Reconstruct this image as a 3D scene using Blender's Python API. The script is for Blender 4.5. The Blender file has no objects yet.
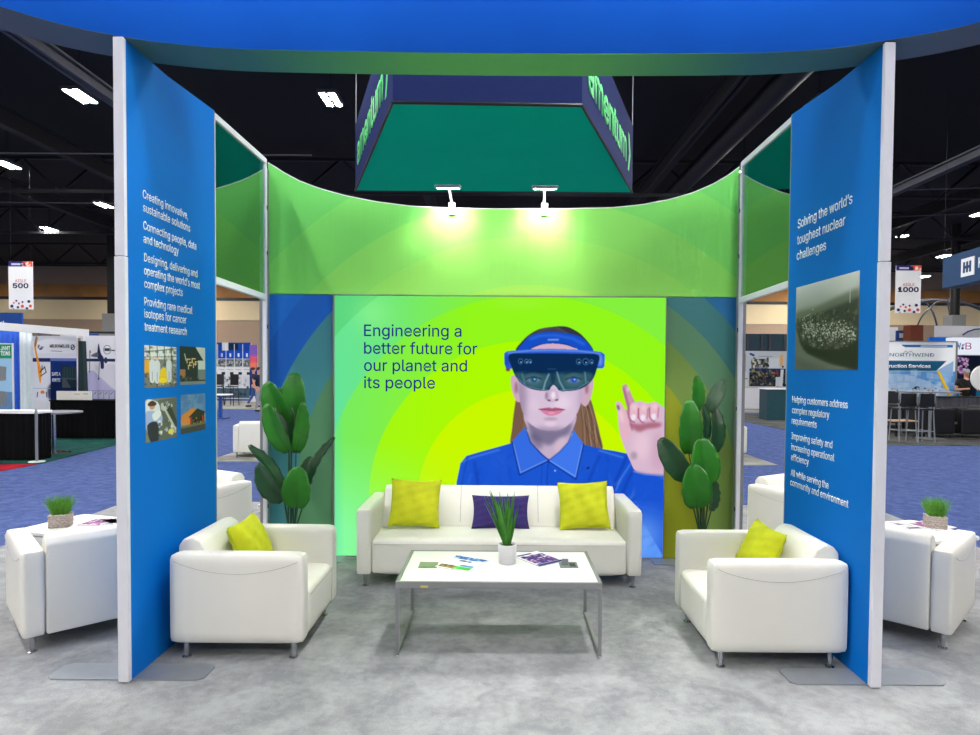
import bpy, bmesh, math, random, os
import numpy as np
from mathutils import Vector, Matrix
random.seed(7); RNG = np.random.RandomState(5)
D = bpy.data; SC = bpy.context.scene; COL = SC.collection
R = math.radians; PI = math.pi

# ------------------------------------------------------------------ camera
CAMH = 1.73; FPX = 640.0; PPX, PPY = 499.0, 387.9; PITCH = R(1.6); ROLL = R(.4)
cd = D.cameras.new('camera'); cam = D.objects.new('camera', cd); COL.objects.link(cam)
cd.sensor_width = 36; cd.lens = FPX / 980 * 36; cd.sensor_fit = 'HORIZONTAL'
cd.shift_x = (490 - PPX) / 980; cd.shift_y = (PPY - 367.5) / 980
cd.clip_start = .05; cd.clip_end = 300
cam.location = (0, 0, CAMH)
cam.rotation_euler = (Matrix.Rotation(PI/2 - PITCH, 3, 'X') @ Matrix.Rotation(ROLL, 3, 'Z')).to_euler()
SC.camera = cam

def ray(px, py):                       # measured photo position -> direction, to read real positions off the photo
    a, b = px - PPX, -(py - PPY)
    c, s = math.cos(ROLL), math.sin(ROLL)
    a, b = a*c - b*s, a*s + b*c
    x, z = a / FPX, b / FPX
    c, s = math.cos(PITCH), math.sin(PITCH)
    return x, c + z*s, -s + z*c
def gz(px, py, z=0.0):
    x, y, w = ray(px, py); t = (z - CAMH) / w
    return x*t, y*t
def gy(px, py, Y):
    x, y, w = ray(px, py); t = Y / y
    return x*t, CAMH + w*t
def gx(px, py, X):
    x, y, w = ray(px, py); t = X / x
    return y*t, CAMH + w*t

# ------------------------------------------------------------------ materials
def s2l(c):
    return tuple(((v/255.0)/12.92 if v/255.0 <= .04045 else ((v/255.0 + .055)/1.055)**2.4) for v in c)
def rgba(c): return (*s2l(c), 1)
def newmat(name):
    m = D.materials.new(name); m.use_nodes = True
    nt = m.node_tree; nt.nodes.clear()
    out = nt.nodes.new('ShaderNodeOutputMaterial')
    b = nt.nodes.new('ShaderNodeBsdfPrincipled'); nt.links.new(b.outputs[0], out.inputs[0])
    return m, nt, b, out
def mat(name, c, rough=.6, metal=0., var=.06, scale=12., bump=0., bscale=150., spec=.5, coat=0.):
    m, nt, b, out = newmat(name)
    b.inputs['Roughness'].default_value = rough; b.inputs['Metallic'].default_value = metal
    b.inputs['Specular IOR Level'].default_value = spec
    b.inputs['Coat Weight'].default_value = coat
    tc = nt.nodes.new('ShaderNodeTexCoord')
    n = nt.nodes.new('ShaderNodeTexNoise'); n.inputs['Scale'].default_value = scale; n.inputs['Detail'].default_value = 4
    nt.links.new(tc.outputs['Object'], n.inputs['Vector'])
    r = nt.nodes.new('ShaderNodeValToRGB')
    l = s2l(c)
    r.color_ramp.elements[0].position = .3; r.color_ramp.elements[1].position = .7
    r.color_ramp.elements[0].color = (*[v*(1-var) for v in l], 1)
    r.color_ramp.elements[1].color = (*[min(1, v*(1+var)) for v in l], 1)
    nt.links.new(n.outputs['Fac'], r.inputs[0]); nt.links.new(r.outputs[0], b.inputs['Base Color'])
    if bump:
        n2 = nt.nodes.new('ShaderNodeTexNoise'); n2.inputs['Scale'].default_value = bscale; n2.inputs['Detail'].default_value = 2
        nt.links.new(tc.outputs['Object'], n2.inputs['Vector'])
        bp = nt.nodes.new('ShaderNodeBump'); bp.inputs['Strength'].default_value = bump; bp.inputs['Distance'].default_value = .01
        nt.links.new(n2.outputs['Fac'], bp.inputs['Height']); nt.links.new(bp.outputs[0], b.inputs['Normal'])
    return m
def emit(name, c, strength):
    m = D.materials.new(name); m.use_nodes = True; nt = m.node_tree; nt.nodes.clear()
    out = nt.nodes.new('ShaderNodeOutputMaterial'); e = nt.nodes.new('ShaderNodeEmission')
    e.inputs[0].default_value = rgba(c); e.inputs[1].default_value = strength
    nt.links.new(e.outputs[0], out.inputs[0]); return m
def mat_attr(name, emission=0., rough=.5):
    m, nt, b, out = newmat(name)
    a = nt.nodes.new('ShaderNodeVertexColor'); a.layer_name = 'Col'
    if emission:
        b.inputs['Base Color'].default_value = (0, 0, 0, 1); b.inputs['Specular IOR Level'].default_value = 0
        nt.links.new(a.outputs[0], b.inputs['Emission Color']); b.inputs['Emission Strength'].default_value = emission
    else:
        nt.links.new(a.outputs[0], b.inputs['Base Color'])
    b.inputs['Roughness'].default_value = rough
    if not emission: b.inputs['Specular IOR Level'].default_value = .08
    return m
def carpet(name, c1, c2, sc1, bump=.5):
    m, nt, b, out = newmat(name)
    b.inputs['Roughness'].default_value = 1.; b.inputs['Specular IOR Level'].default_value = .1
    tc = nt.nodes.new('ShaderNodeTexCoord')
    def noise(s, d, dist=0.):
        n = nt.nodes.new('ShaderNodeTexNoise'); n.inputs['Scale'].default_value = s; n.inputs['Detail'].default_value = d
        n.inputs['Distortion'].default_value = dist
        nt.links.new(tc.outputs['Object'], n.inputs['Vector']); return n
    n1, n2, n3 = noise(sc1, 6, .6), noise(160., 2), noise(sc1*5, 4, .4)
    ad = nt.nodes.new('ShaderNodeMath'); ad.operation = 'MULTIPLY_ADD'; ad.inputs[1].default_value = .6
    nt.links.new(n2.outputs['Fac'], ad.inputs[0]); nt.links.new(n1.outputs['Fac'], ad.inputs[2])
    ad2 = nt.nodes.new('ShaderNodeMath'); ad2.operation = 'MULTIPLY_ADD'; ad2.inputs[1].default_value = .5
    nt.links.new(n3.outputs['Fac'], ad2.inputs[0]); nt.links.new(ad.outputs[0], ad2.inputs[2])
    r = nt.nodes.new('ShaderNodeValToRGB'); r.color_ramp.elements[0].position = .72; r.color_ramp.elements[1].position = 1.22/1.22
    r.color_ramp.elements[1].position = 1.0; r.color_ramp.elements[0].position = .7
    mp = nt.nodes.new('ShaderNodeMath'); mp.operation = 'MULTIPLY'; mp.inputs[1].default_value = .81
    nt.links.new(ad2.outputs[0], mp.inputs[0])
    r.color_ramp.elements[0].color = rgba(c1); r.color_ramp.elements[1].color = rgba(c2)
    nt.links.new(mp.outputs[0], r.inputs[0]); nt.links.new(r.outputs[0], b.inputs['Base Color'])
    bp = nt.nodes.new('ShaderNodeBump'); bp.inputs['Strength'].default_value = bump; bp.inputs['Distance'].default_value = .006
    nt.links.new(n2.outputs['Fac'], bp.inputs['Height']); nt.links.new(bp.outputs[0], b.inputs['Normal'])
    return m
RCX, RCZ = gy(530, 500, 5.86)           # centre of the printed rings on the back wall
def rings(name, stops, axis_split=None, rough=.6, folds=False):
    """printed concentric rings: colour by distance from the ring centre; stops = [(radius m, rgb)...]"""
    m, nt, b, out = newmat(name); b.inputs['Roughness'].default_value = rough
    g = nt.nodes.new('ShaderNodeTexCoord')
    vs = nt.nodes.new('ShaderNodeVectorMath'); vs.operation = 'DISTANCE'; vs.inputs[1].default_value = (RCX, 0, RCZ)
    mu = nt.nodes.new('ShaderNodeVectorMath'); mu.operation = 'MULTIPLY'; mu.inputs[1].default_value = (1, 0, 1)
    nt.links.new(g.outputs['Object'], mu.inputs[0]); nt.links.new(mu.outputs[0], vs.inputs[0])
    dv = nt.nodes.new('ShaderNodeMath'); dv.operation = 'DIVIDE'; dv.inputs[1].default_value = 6.
    nt.links.new(vs.outputs['Value'], dv.inputs[0])
    r = nt.nodes.new('ShaderNodeValToRGB'); r.color_ramp.interpolation = 'CONSTANT'
    el = r.color_ramp.elements
    el[0].position = stops[0][0]/6; el[0].color = rgba(stops[0][1]); el[1].position = stops[1][0]/6; el[1].color = rgba(stops[1][1])
    for rad, c in stops[2:]:
        e = el.new(rad/6); e.color = rgba(c)
    nt.links.new(dv.outputs[0], r.inputs[0]); nt.links.new(r.outputs[0], b.inputs['Base Color'])
    if folds:
        w = nt.nodes.new('ShaderNodeTexNoise'); w.inputs['Scale'].default_value = 1.; w.inputs['Detail'].default_value = 3
        m2 = nt.nodes.new('ShaderNodeVectorMath'); m2.operation = 'MULTIPLY'; m2.inputs[1].default_value = (9, 1, .35)
        nt.links.new(g.outputs['Object'], m2.inputs[0]); nt.links.new(m2.outputs[0], w.inputs['Vector'])
        bp = nt.nodes.new('ShaderNodeBump'); bp.inputs['Strength'].default_value = .12; bp.inputs['Distance'].default_value = .06
        nt.links.new(w.outputs['Fac'], bp.inputs['Height']); nt.links.new(bp.outputs[0], b.inputs['Normal'])
    return m

M = {}
M['vinyl'] = mat('white_vinyl', (232, 230, 222), .42, var=.02, scale=3, bump=.08, bscale=400)
M['vinyl_seam'] = mat('vinyl_seam', (170, 168, 160), .6)
M['black_vinyl'] = mat('black_vinyl', (22, 23, 26), .45, var=.1)
M['chrome'] = mat('chrome', (200, 200, 205), .18, 1., var=.02)
M['steel'] = mat('brushed_steel', (150, 155, 162), .45, .5, var=.04)
M['alu'] = mat('painted_grey_metal', (138, 140, 142), .45, .3, var=.04)
M['laminate'] = mat('white_laminate', (240, 240, 236), .35, var=.01)
M['white_cap'] = mat('white_aluminium', (222, 222, 232), .5, var=.02)
M['blue_panel'] = mat('blue_print', (0, 110, 200), .6, var=.02, scale=1., spec=.12)
M['beam_blue'] = mat('bright_blue_fabric', (30, 122, 255), .6, var=.1, scale=.7, spec=.15)
m, nt, b, out = newmat('grey_fabric_painted_spill'); b.inputs['Roughness'].default_value = .7  # green centre, teal flanks: bounced screen and panel light painted into the fabric colour
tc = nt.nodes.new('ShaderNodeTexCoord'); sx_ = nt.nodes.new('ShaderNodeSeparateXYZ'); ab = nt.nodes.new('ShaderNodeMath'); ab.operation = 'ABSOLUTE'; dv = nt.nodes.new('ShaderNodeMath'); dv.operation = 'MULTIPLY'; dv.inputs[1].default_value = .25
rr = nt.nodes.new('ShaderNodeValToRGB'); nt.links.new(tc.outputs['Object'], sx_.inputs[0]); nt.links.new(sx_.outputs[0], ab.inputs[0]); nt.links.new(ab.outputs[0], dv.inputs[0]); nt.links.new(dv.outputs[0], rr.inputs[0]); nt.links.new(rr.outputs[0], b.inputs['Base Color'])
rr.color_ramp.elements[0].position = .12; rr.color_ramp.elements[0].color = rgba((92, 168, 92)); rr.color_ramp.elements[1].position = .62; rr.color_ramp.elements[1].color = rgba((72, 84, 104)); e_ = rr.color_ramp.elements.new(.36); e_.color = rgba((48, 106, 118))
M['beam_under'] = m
M['white'] = mat('white_paint', (235, 235, 238), .5, var=.01)
M['letter'] = mat('white_vinyl_lettering', (246, 248, 252), .5, var=0.)
M['navy'] = mat('navy_fabric', (34, 46, 96), .8, var=.04, spec=.1)
M['teal'] = mat('teal_fabric', (0, 200, 150), .8, var=.03, scale=1, spec=.05)
M['sign_green'] = mat('green_lettering', (90, 215, 125), .6, var=0.)
M['black'] = mat('black_metal', (14, 14, 16), .5)
M['ceil'] = mat('black_deck', (4, 4, 6), .9, var=.3, scale=.4)
M['joist'] = mat('dark_joist', (17, 18, 23), .75, var=.2)
M['joist2'] = mat('grey_beam', (72, 74, 84), .6, var=.1)
M['grey_carpet'] = carpet('grey_carpet', (130, 132, 136), (160, 162, 165), 4.)
M['far_carpet'] = carpet('far_grey_carpet', (120, 120, 118), (165, 165, 160), .9)
M['blue_carpet'] = carpet('blue_carpet', (58, 74, 122), (80, 96, 148), 7., .6)
M['dark_carpet'] = carpet('dark_grey_carpet', (66, 66, 68), (96, 96, 96), 1.5)
M['teal_carpet'] = carpet('teal_carpet', (16, 56, 54), (30, 82, 76), 2.)
M['red_carpet'] = carpet('red_carpet', (120, 12, 28), (175, 24, 44), 2.)
M['yellow'] = mat('chartreuse_velvet', (190, 196, 14), .85, var=.1, scale=9, bump=.15, bscale=120)
M['purple'] = mat('purple_woven', (52, 38, 104), .9, var=.25, scale=220, bump=.3, bscale=260)
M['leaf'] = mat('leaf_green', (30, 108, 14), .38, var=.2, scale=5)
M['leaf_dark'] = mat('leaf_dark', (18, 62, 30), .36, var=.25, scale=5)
M['stem'] = mat('stem_green', (26, 62, 30), .5)
M['blade'] = mat('blade_green', (62, 132, 40), .45, var=.25, scale=20)
M['grass'] = mat('grass_green', (96, 160, 46), .55, var=.35, scale=40)
M['ceramic'] = mat('white_ceramic', (238, 236, 238), .35, var=.01)
M['soil'] = mat('soil', (60, 44, 30), .95, var=.5, scale=60)
M['pot'] = mat('black_pot', (20, 20, 20), .6)
M['wicker'] = mat('whitewashed_wicker', (192, 178, 168), .8, var=.25, scale=60)
M['black_drape'] = mat('black_drape', (9, 10, 12), .9, var=.3, scale=3, spec=.1)
M['blue_drape'] = mat('blue_drape', (30, 92, 210), .75, var=.1)
M['white_drape'] = mat('white_drape', (220, 230, 238), .8, var=.03)
M['booth_blue'] = mat('booth_blue', (0, 70, 150), .6)
M['skin'] = mat('skin', (205, 150, 125), .6)
M['hair'] = mat('hair', (50, 35, 28), .7)
M['denim'] = mat('denim', (40, 80, 140), .8)
M['shirt_navy'] = mat('navy_shirt', (22, 34, 62), .85)
M['shirt_black'] = mat('black_shirt', (18, 18, 22), .85)
M['grey_cloth'] = mat('grey_cloth', (140, 145, 155), .85)
M['print'] = mat_attr('printed_image')
M['backlit'] = mat_attr('backlit_print', emission=.84)
M['brown'] = mat('brown_board', (120, 56, 30), .7)
M['sign_navy'] = mat('sign_navy', (14, 62, 104), .6)
M['yellow_tag'] = mat('yellow_tag', (214, 196, 120), .6)
M['outlet'] = mat('outlet_grey', (112, 122, 118), .5)
M['outlet_olive'] = mat('outlet_olive', (122, 146, 112), .5)
M['concrete'] = mat('pale_concrete', (150, 148, 145), .8)
m, nt, b, out = newmat('tinted_glass')
b.inputs['Base Color'].default_value = (.86, .97, .93, 1); b.inputs['Metallic'].default_value = 1.; b.inputs['Roughness'].default_value = .02
b.inputs['Transmission Weight'].default_value = 0.; b.inputs['Specular IOR Level'].default_value = .9
tr = nt.nodes.new('ShaderNodeBsdfTransparent'); tr.inputs[0].default_value = (.66, .84, .78, 1)
mx = nt.nodes.new('ShaderNodeMixShader'); fr = nt.nodes.new('ShaderNodeFresnel'); fr.inputs[0].default_value = 1.6
ad = nt.nodes.new('ShaderNodeMath'); ad.operation = 'ADD'; ad.inputs[1].default_value = .30; ad.use_clamp = True
nt.links.new(fr.outputs[0], ad.inputs[0]); nt.links.new(ad.outputs[0], mx.inputs[0])
nt.links.new(tr.outputs[0], mx.inputs[1]); nt.links.new(b.outputs[0], mx.inputs[2]); nt.links.new(mx.outputs[0], out.inputs[0])
M['glass'] = m

# ------------------------------------------------------------------ object helpers
WORLD = {}                              # things whose parts are modelled in room coordinates
def link(o, parent=None):
    COL.objects.link(o)
    if parent is not None:
        o.parent = parent
        if parent.name in WORLD: o.matrix_parent_inverse = Matrix.Translation(-WORLD[parent.name])
    return o
def tag(o, label=None, cat=None, group=None, kind=None):
    if label: o['label'] = label
    if cat: o['category'] = cat
    if group: o['group'] = group
    if kind: o['kind'] = kind
    return o
def thing(name, label, cat, loc=(0, 0, 0), rz=0., group=None):
    o = D.objects.new(name, None); o.empty_display_size = .1; link(o)
    o.location = loc; o.rotation_euler = (0, 0, rz)
    return tag(o, label, cat, group)
def wthing(name, label, cat, loc, group=None):
    o = thing(name, label, cat, loc, 0., group); WORLD[o.name] = Vector(loc); return o
class MB:
    def __init__(s): s.bm = bmesh.new()
    def _add(s, bm2, mtx=None):
        if mtx is not None: bm2.transform(mtx)
        me = D.meshes.new('tmp'); bm2.to_mesh(me); bm2.free(); s.bm.from_mesh(me); D.meshes.remove(me)
    def box(s, x0, x1, y0, y1, z0, z1, bev=0., seg=2, mtx=None):
        b = bmesh.new(); bmesh.ops.create_cube(b, size=1)
        for v in b.verts: v.co = Vector(((x0+x1)/2 + v.co.x*(x1-x0), (y0+y1)/2 + v.co.y*(y1-y0), (z0+z1)/2 + v.co.z*(z1-z0)))
        if bev: bmesh.ops.bevel(b, geom=list(b.edges), offset=bev, segments=seg, profile=.5, affect='EDGES')
        s._add(b, mtx); return s
    def rbox(s, x0, x1, y0, y1, z0, z1, r=.03, n=9, bulge=(0, 0, 0), mtx=None):
        """upholstered block: rounded edges and slightly swelling faces"""
        b = bmesh.new(); bmesh.ops.create_cube(b, size=2)
        bmesh.ops.subdivide_edges(b, edges=list(b.edges), cuts=n, use_grid_fill=True)
        c = Vector(((x0+x1)/2, (y0+y1)/2, (z0+z1)/2)); h = Vector(((x1-x0)/2, (y1-y0)/2, (z1-z0)/2))
        for v in b.verts:
            u = [math.copysign(1-(1-abs(t))**1.0, t) for t in v.co]
            # concentrate vertices near the edges
            q = [math.copysign(abs(t)**.55, t) if abs(t) > 1e-9 else 0 for t in u]
            p = Vector((q[0]*h.x, q[1]*h.y, q[2]*h.z))
            inn = Vector([max(-h[i]+r, min(h[i]-r, p[i])) for i in range(3)])
            d = p - inn
            if d.length > 1e-9: p = inn + d.normalized()*min(d.length, r) if sum(abs(t) > 1e-9 for t in d) > 1 else inn + d
            for i in range(3):
                if bulge[i] and abs(abs(v.co[i])-1) < 1e-6:
                    j, k = (i+1) % 3, (i+2) % 3
                    p[i] += math.copysign(bulge[i]*(1-q[j]**4)*(1-q[k]**4), v.co[i])
            v.co = c + p
        s._add(b, mtx); return s
    def prism(s, pts, a0, a1, axis='x', bev=0., seg=3, mtx=None):
        b = bmesh.new()
        def mk(p, a):
            return Vector((a, p[0], p[1])) if axis == 'x' else (Vector((p[0], a, p[1])) if axis == 'y' else Vector((p[0], p[1], a)))
        v0 = [b.verts.new(mk(p, a0)) for p in pts]; v1 = [b.verts.new(mk(p, a1)) for p in pts]
        n = len(pts)
        b.faces.new(v0); b.faces.new(v1[::-1])
        for i in range(n): b.faces.new((v0[i], v0[(i+1) % n], v1[(i+1) % n], v1[i]))
        bmesh.ops.recalc_face_normals(b, faces=list(b.faces))
        if bev: bmesh.ops.bevel(b, geom=list(b.edges), offset=bev, segments=seg, profile=.5, affect='EDGES')
        s._add(b, mtx); return s
    def tube(s, path, r, n=8, closed=False, r2=None, cap=True):
        b = bmesh.new(); P = [Vector(p) for p in path]; rings_ = []; N = len(P)
        up = None
        for i, p in enumerate(P):
            if closed: t = (P[(i+1) % N] - P[i-1])
            else: t = (P[min(i+1, N-1)] - P[max(i-1, 0)])
            t.normalize()
            if up is None:
                up = Vector((0, 0, 1)) if abs(t.z) < .9 else Vector((1, 0, 0))
            a = t.cross(up); a.normalize(); up = a.cross(t); up.normalize()
            rr = r if r2 is None else r + (r2-r)*i/(N-1)
            if callable(r): rr = r(i/(N-1))
            rings_.append([b.verts.new(p + a*math.cos(2*PI*k/n)*rr + up*math.sin(2*PI*k/n)*rr) for k in range(n)])
        for i in range(N if closed else N-1):
            A, B_ = rings_[i], rings_[(i+1) % N]
            for k in range(n): b.faces.new((A[k], A[(k+1) % n], B_[(k+1) % n], B_[k]))
        if cap and not closed:
            b.faces.new(rings_[0][::-1]); b.faces.new(rings_[-1])
        bmesh.ops.recalc_face_normals(b, faces=list(b.faces))
        s._add(b); return s
    def lathe(s, prof, n=24, c=(0, 0, 0), caps=True):
        b = bmesh.new(); rs = []
        for r, z in prof: rs.append([b.verts.new((c[0]+r*math.cos(2*PI*k/n), c[1]+r*math.sin(2*PI*k/n), c[2]+z)) for k in range(n)])
        for i in range(len(rs)-1):
            for k in range(n): b.faces.new((rs[i][k], rs[i][(k+1) % n], rs[i+1][(k+1) % n], rs[i+1][k]))
        if caps: b.faces.new(rs[0][::-1]); b.faces.new(rs[-1])
        s._add(b); return s
    def quad(s, a, b_, c, d):
        s.bm.faces.new([s.bm.verts.new(p) for p in (a, b_, c, d)]); return s
    def grid(s, f, nu, nv, thick=0.):
        V = [[s.bm.verts.new(f(i/nu, j/nv)) for j in range(nv+1)] for i in range(nu+1)]
        for i in range(nu):
            for j in range(nv): s.bm.faces.new((V[i][j], V[i+1][j], V[i+1][j+1], V[i][j+1]))
        return s
    def build(s, name, m, parent=None, smooth=False, loc=None, solid=0.):
        me = D.meshes.new(name)
        if smooth:
            for f in s.bm.faces: f.smooth = True
            for e in s.bm.edges:
                if len(e.link_faces) == 2 and e.calc_face_angle(0) > R(40): e.smooth = False
        s.bm.to_mesh(me); s.bm.free(); me.materials.append(m if not isinstance(m, str) else M[m])
        o = D.objects.new(name, me); link(o, parent)
        if loc is not None: o.location = loc
        if solid:
            so = o.modifiers.new('thickness', 'SOLIDIFY'); so.thickness = solid; so.offset = 0
        return o
def struct(name, mb, m): return tag(mb.build(name, m), kind='structure')

# fonts that ship with Blender
def font(fn):
    try:
        p = os.path.join(bpy.utils.system_resource('DATAFILES', path='fonts'), fn)
        return D.fonts.load(p) if os.path.exists(p) else None
    except Exception: return None
INTER = font('Inter.woff2')
def text_mesh(body, bold=0., shear=0.):
    c = D.curves.new('txt', 'FONT'); c.body = body; c.size = 1.; c.resolution_u = 3
    if INTER: c.font = INTER
    c.offset = bold; c.shear = shear
    o = D.objects.new('txt', c); COL.objects.link(o)
    dg = bpy.context.evaluated_depsgraph_get(); dg.update()
    me = D.meshes.new_from_object(o.evaluated_get(dg)); D.objects.remove(o); D.curves.remove(c)
    return me
_h = text_mesh('H'); CAP = max(v.co.y for v in _h.vertices)
def lettering(name, lines, frame, m, parent=None, depth=.0015, bold=0., label=None, shear=0.):
    """lines: (text, u, v, cap_height, width or None); frame = (origin, udir, vdir): plane the writing lies in"""
    o0, u, v = [Vector(t) for t in frame]; u = u.normalized(); v = v.normalized(); nrm = u.cross(v)
    mb = MB()
    for body, uu, vv, cap, wid in lines:
        me = text_mesh(body, bold, shear)
        xs = [p.co.x for p in me.vertices]; x0, x1 = min(xs), max(xs)
        sy = cap / CAP; sx = sy if not wid else wid / (x1 - x0)
        mt = Matrix.Translation(o0 + u*uu + v*vv) @ Matrix(((u.x, v.x, nrm.x, 0), (u.y, v.y, nrm.y, 0), (u.z, v.z, nrm.z, 0), (0, 0, 0, 1))) \
            @ Matrix.Diagonal((sx, sy, 1, 1)) @ Matrix.Translation((-x0, 0, 0))
        b2 = bmesh.new(); b2.from_mesh(me); D.meshes.remove(me)
        g = bmesh.ops.extrude_face_region(b2, geom=list(b2.faces))
        for e in g['geom']:
            if isinstance(e, bmesh.types.BMVert): e.co.z += depth
        mb._add(b2, mt)
    ob = mb.build(name, m, parent)
    if label: ob['label'] = label
    return ob

# ------------------------------------------------------------------ print rasteriser (prints, posters, magazine covers)
class Canvas:
    def __init__(s, x0, y0, x1, y1, k, bg=(255, 255, 255)):
        s.x0, s.y0, s.k = x0, y0, k; s.w = int(round((x1-x0)*k)); s.h = int(round((y1-y0)*k))
        s.a = np.empty((s.h, s.w, 3)); s.a[:] = bg
        yy, xx = np.mgrid[0:s.h, 0:s.w]; s.X = x0 + (xx+.5)/k; s.Y = y0 + (yy+.5)/k
    def _blend(s, msk, c, al):
        msk = (msk*al)[..., None]; s.a = s.a*(1-msk) + np.asarray(c, float)*msk
    def _blur(s, m, sig):
        if sig <= 0: return m
        sig *= s.k; r = max(1, int(sig*2.5)); t = np.arange(-r, r+1); g = np.exp(-t*t/(2*sig*sig)); g /= g.sum()
        m = np.apply_along_axis(lambda q: np.convolve(q, g, 'same'), 0, m)
        return np.apply_along_axis(lambda q: np.convolve(q, g, 'same'), 1, m)
    def mask(s, pts, smooth=True):
        P = np.array(pts, float)
        if smooth and len(P) > 3:
            Q = []; n = len(P)
            for i in range(n):
                p0, p1, p2, p3 = P[i-1], P[i], P[(i+1) % n], P[(i+2) % n]
                for t in (0, .25, .5, .75):
                    Q.append(.5*((2*p1)+(-p0+p2)*t+(2*p0-5*p1+4*p2-p3)*t*t+(-p0+3*p1-3*p2+p3)*t**3))
            P = np.array(Q)
        m = np.zeros((s.h, s.w))
        i0 = max(0, int((P[:, 1].min()-s.y0)*s.k)-1); i1 = min(s.h, int((P[:, 1].max()-s.y0)*s.k)+2)
        j0 = max(0, int((P[:, 0].min()-s.x0)*s.k)-1); j1 = min(s.w, int((P[:, 0].max()-s.x0)*s.k)+2)
        if i1 <= i0 or j1 <= j0: return m
        for dx, dy in ((-.25, -.25), (.25, -.25), (-.25, .25), (.25, .25)):
            X = s.X[i0:i1, j0:j1] + dx/s.k; Y = s.Y[i0:i1, j0:j1] + dy/s.k; c = np.zeros(X.shape, bool)
            for i in range(len(P)):
                xa, ya = P[i-1]; xb, yb = P[i]
                if ya == yb: continue
                t = ((ya > Y) != (yb > Y)) & (X < (xb-xa)*(Y-ya)/(yb-ya)+xa); c ^= t
            m[i0:i1, j0:j1] += c*.25
        return m
    def poly(s, pts, c, al=1., blur=0., smooth=True, clip=None):
        m = s._blur(s.mask(pts, smooth), blur)
        if clip is not None: m = m*clip
        s._blend(m, c, al); return m
    def ell(s, cx, cy, rx, ry, c, al=1., blur=0., rot=0., clip=None):
        q = [(cx+rx*math.cos(t)*math.cos(rot)-ry*math.sin(t)*math.sin(rot), cy+rx*math.cos(t)*math.sin(rot)+ry*math.sin(t)*math.cos(rot)) for t in np.linspace(0, 2*PI, 24, endpoint=False)]
        return s.poly(q, c, al, blur, False, clip)
    def line(s, pts, wd, c, al=1., blur=0., clip=None):
        m = np.zeros((s.h, s.w))
        for (xa, ya), (xb, yb) in zip(pts[:-1], pts[1:]):
            L = max(1e-6, (xb-xa)**2+(yb-ya)**2); t = np.clip(((s.X-xa)*(xb-xa)+(s.Y-ya)*(yb-ya))/L, 0, 1)
            d = np.hypot(s.X-xa-t*(xb-xa), s.Y-ya-t*(yb-ya)); m = np.maximum(m, np.clip((wd/2-d)*s.k+.5, 0, 1))
        m = s._blur(m, blur)
        if clip is not None: m = m*clip
        s._blend(m, c, al); return m
    def rect(s, x0, y0, x1, y1, c, al=1., blur=0.): return s.poly([(x0, y0), (x1, y0), (x1, y1), (x0, y1)], c, al, blur, False)
    def speckle(s, x0, y0, x1, y1, cols, n, sz=(.5, 2.), al=.9):
        for _ in range(n):
            cx = RNG.uniform(x0, x1); cy = RNG.uniform(y0, y1); a_ = RNG.uniform(*sz); b_ = RNG.uniform(*sz)
            m = (np.abs(s.X-cx) < a_/2) & (np.abs(s.Y-cy) < b_/2); s._blend(m.astype(float), cols[RNG.randint(len(cols))], al)
    def build(s, name, org, u, v, m, parent=None, label=None):
        """org = top-left corner; u, v = full width / full height (downwards) vectors"""
        org, u, v = [np.array(t, float) for t in (org, u, v)]
        jj, ii = np.meshgrid(np.arange(s.w+1), np.arange(s.h+1))
        co = org + (jj/s.w)[..., None]*u + (ii/s.h)[..., None]*v
        nv = (s.w+1)*(s.h+1); nf = s.w*s.h
        me = D.meshes.new(name); me.vertices.add(nv); me.vertices.foreach_set('co', co.reshape(-1))
        idx = np.arange(nv).reshape(s.h+1, s.w+1)
        f = np.stack([idx[:-1, :-1], idx[1:, :-1], idx[1:, 1:], idx[:-1, 1:]], -1).reshape(-1)
        me.loops.add(nf*4); me.loops.foreach_set('vertex_index', f.astype(np.int32))
        me.polygons.add(nf); me.polygons.foreach_set('loop_start', np.arange(0, nf*4, 4, dtype=np.int32))
        me.update(calc_edges=True)
        at = me.color_attributes.new('Col', 'FLOAT_COLOR', 'POINT')
        c = np.clip(s.a/255., 0, 1); c = np.where(c <= .04045, c/12.92, ((c+.055)/1.055)**2.4)
        cv = np.concatenate([c[:, :1], (c[:, 1:]+c[:, :-1])/2, c[:, -1:]], 1)
        cv = np.concatenate([cv[:1], (cv[1:]+cv[:-1])/2, cv[-1:]], 0)
        cc = np.ones((nv, 4)); cc[:, :3] = cv.reshape(-1, 3); at.data.foreach_set('color', cc.reshape(-1))
        me.materials.append(M[m] if isinstance(m, str) else m); me.validate()
        o = D.objects.new(name, me); link(o, parent)
        if label: o['label'] = label
        return o

# ================================================================== THE HALL
struct('floor', MB().box(-60, 60, -30, 60, -.25, -.012), 'blue_carpet')
struct('ceiling', MB().box(-60, 60, -30, 60, 10.5, 10.8), 'ceil')
WY = 56.
wall = MB().box(-60, 60, WY, WY+.4, 0, 10.5)
M['cream'] = mat('cream_wall', (238, 216, 172), .85, var=.04, scale=.3)
M['tan'] = mat('tan_wall', (176, 150, 126), .85, var=.04, scale=.3)
M['oak'] = mat('oak_slats', (178, 122, 62), .7, var=.25, scale=.6)
struct('wall_back', wall, 'tan')
struct('trim_1', MB().box(-60, 60, WY-.06, WY, 5.9, 7.6), 'cream')
struct('trim_2', MB().box(-60, 60, WY-.1, WY, 7.85, 8.9), 'oak')
struct('trim_3', MB().box(-60, 60, WY-.14, WY, 7.6, 7.85), 'black')
GB = MB(); GB.box(-4.78, 4.78, -3, 8.25, -.03, 0)
gc = tag(GB.build('booth_carpet', 'grey_carpet'), 'light grey mottled carpet covering the floor under the lounge booth', 'carpet')
GB = MB(); GB.box(-5.45, 5.2, 11.85, 18., -.03, 0)
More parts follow.
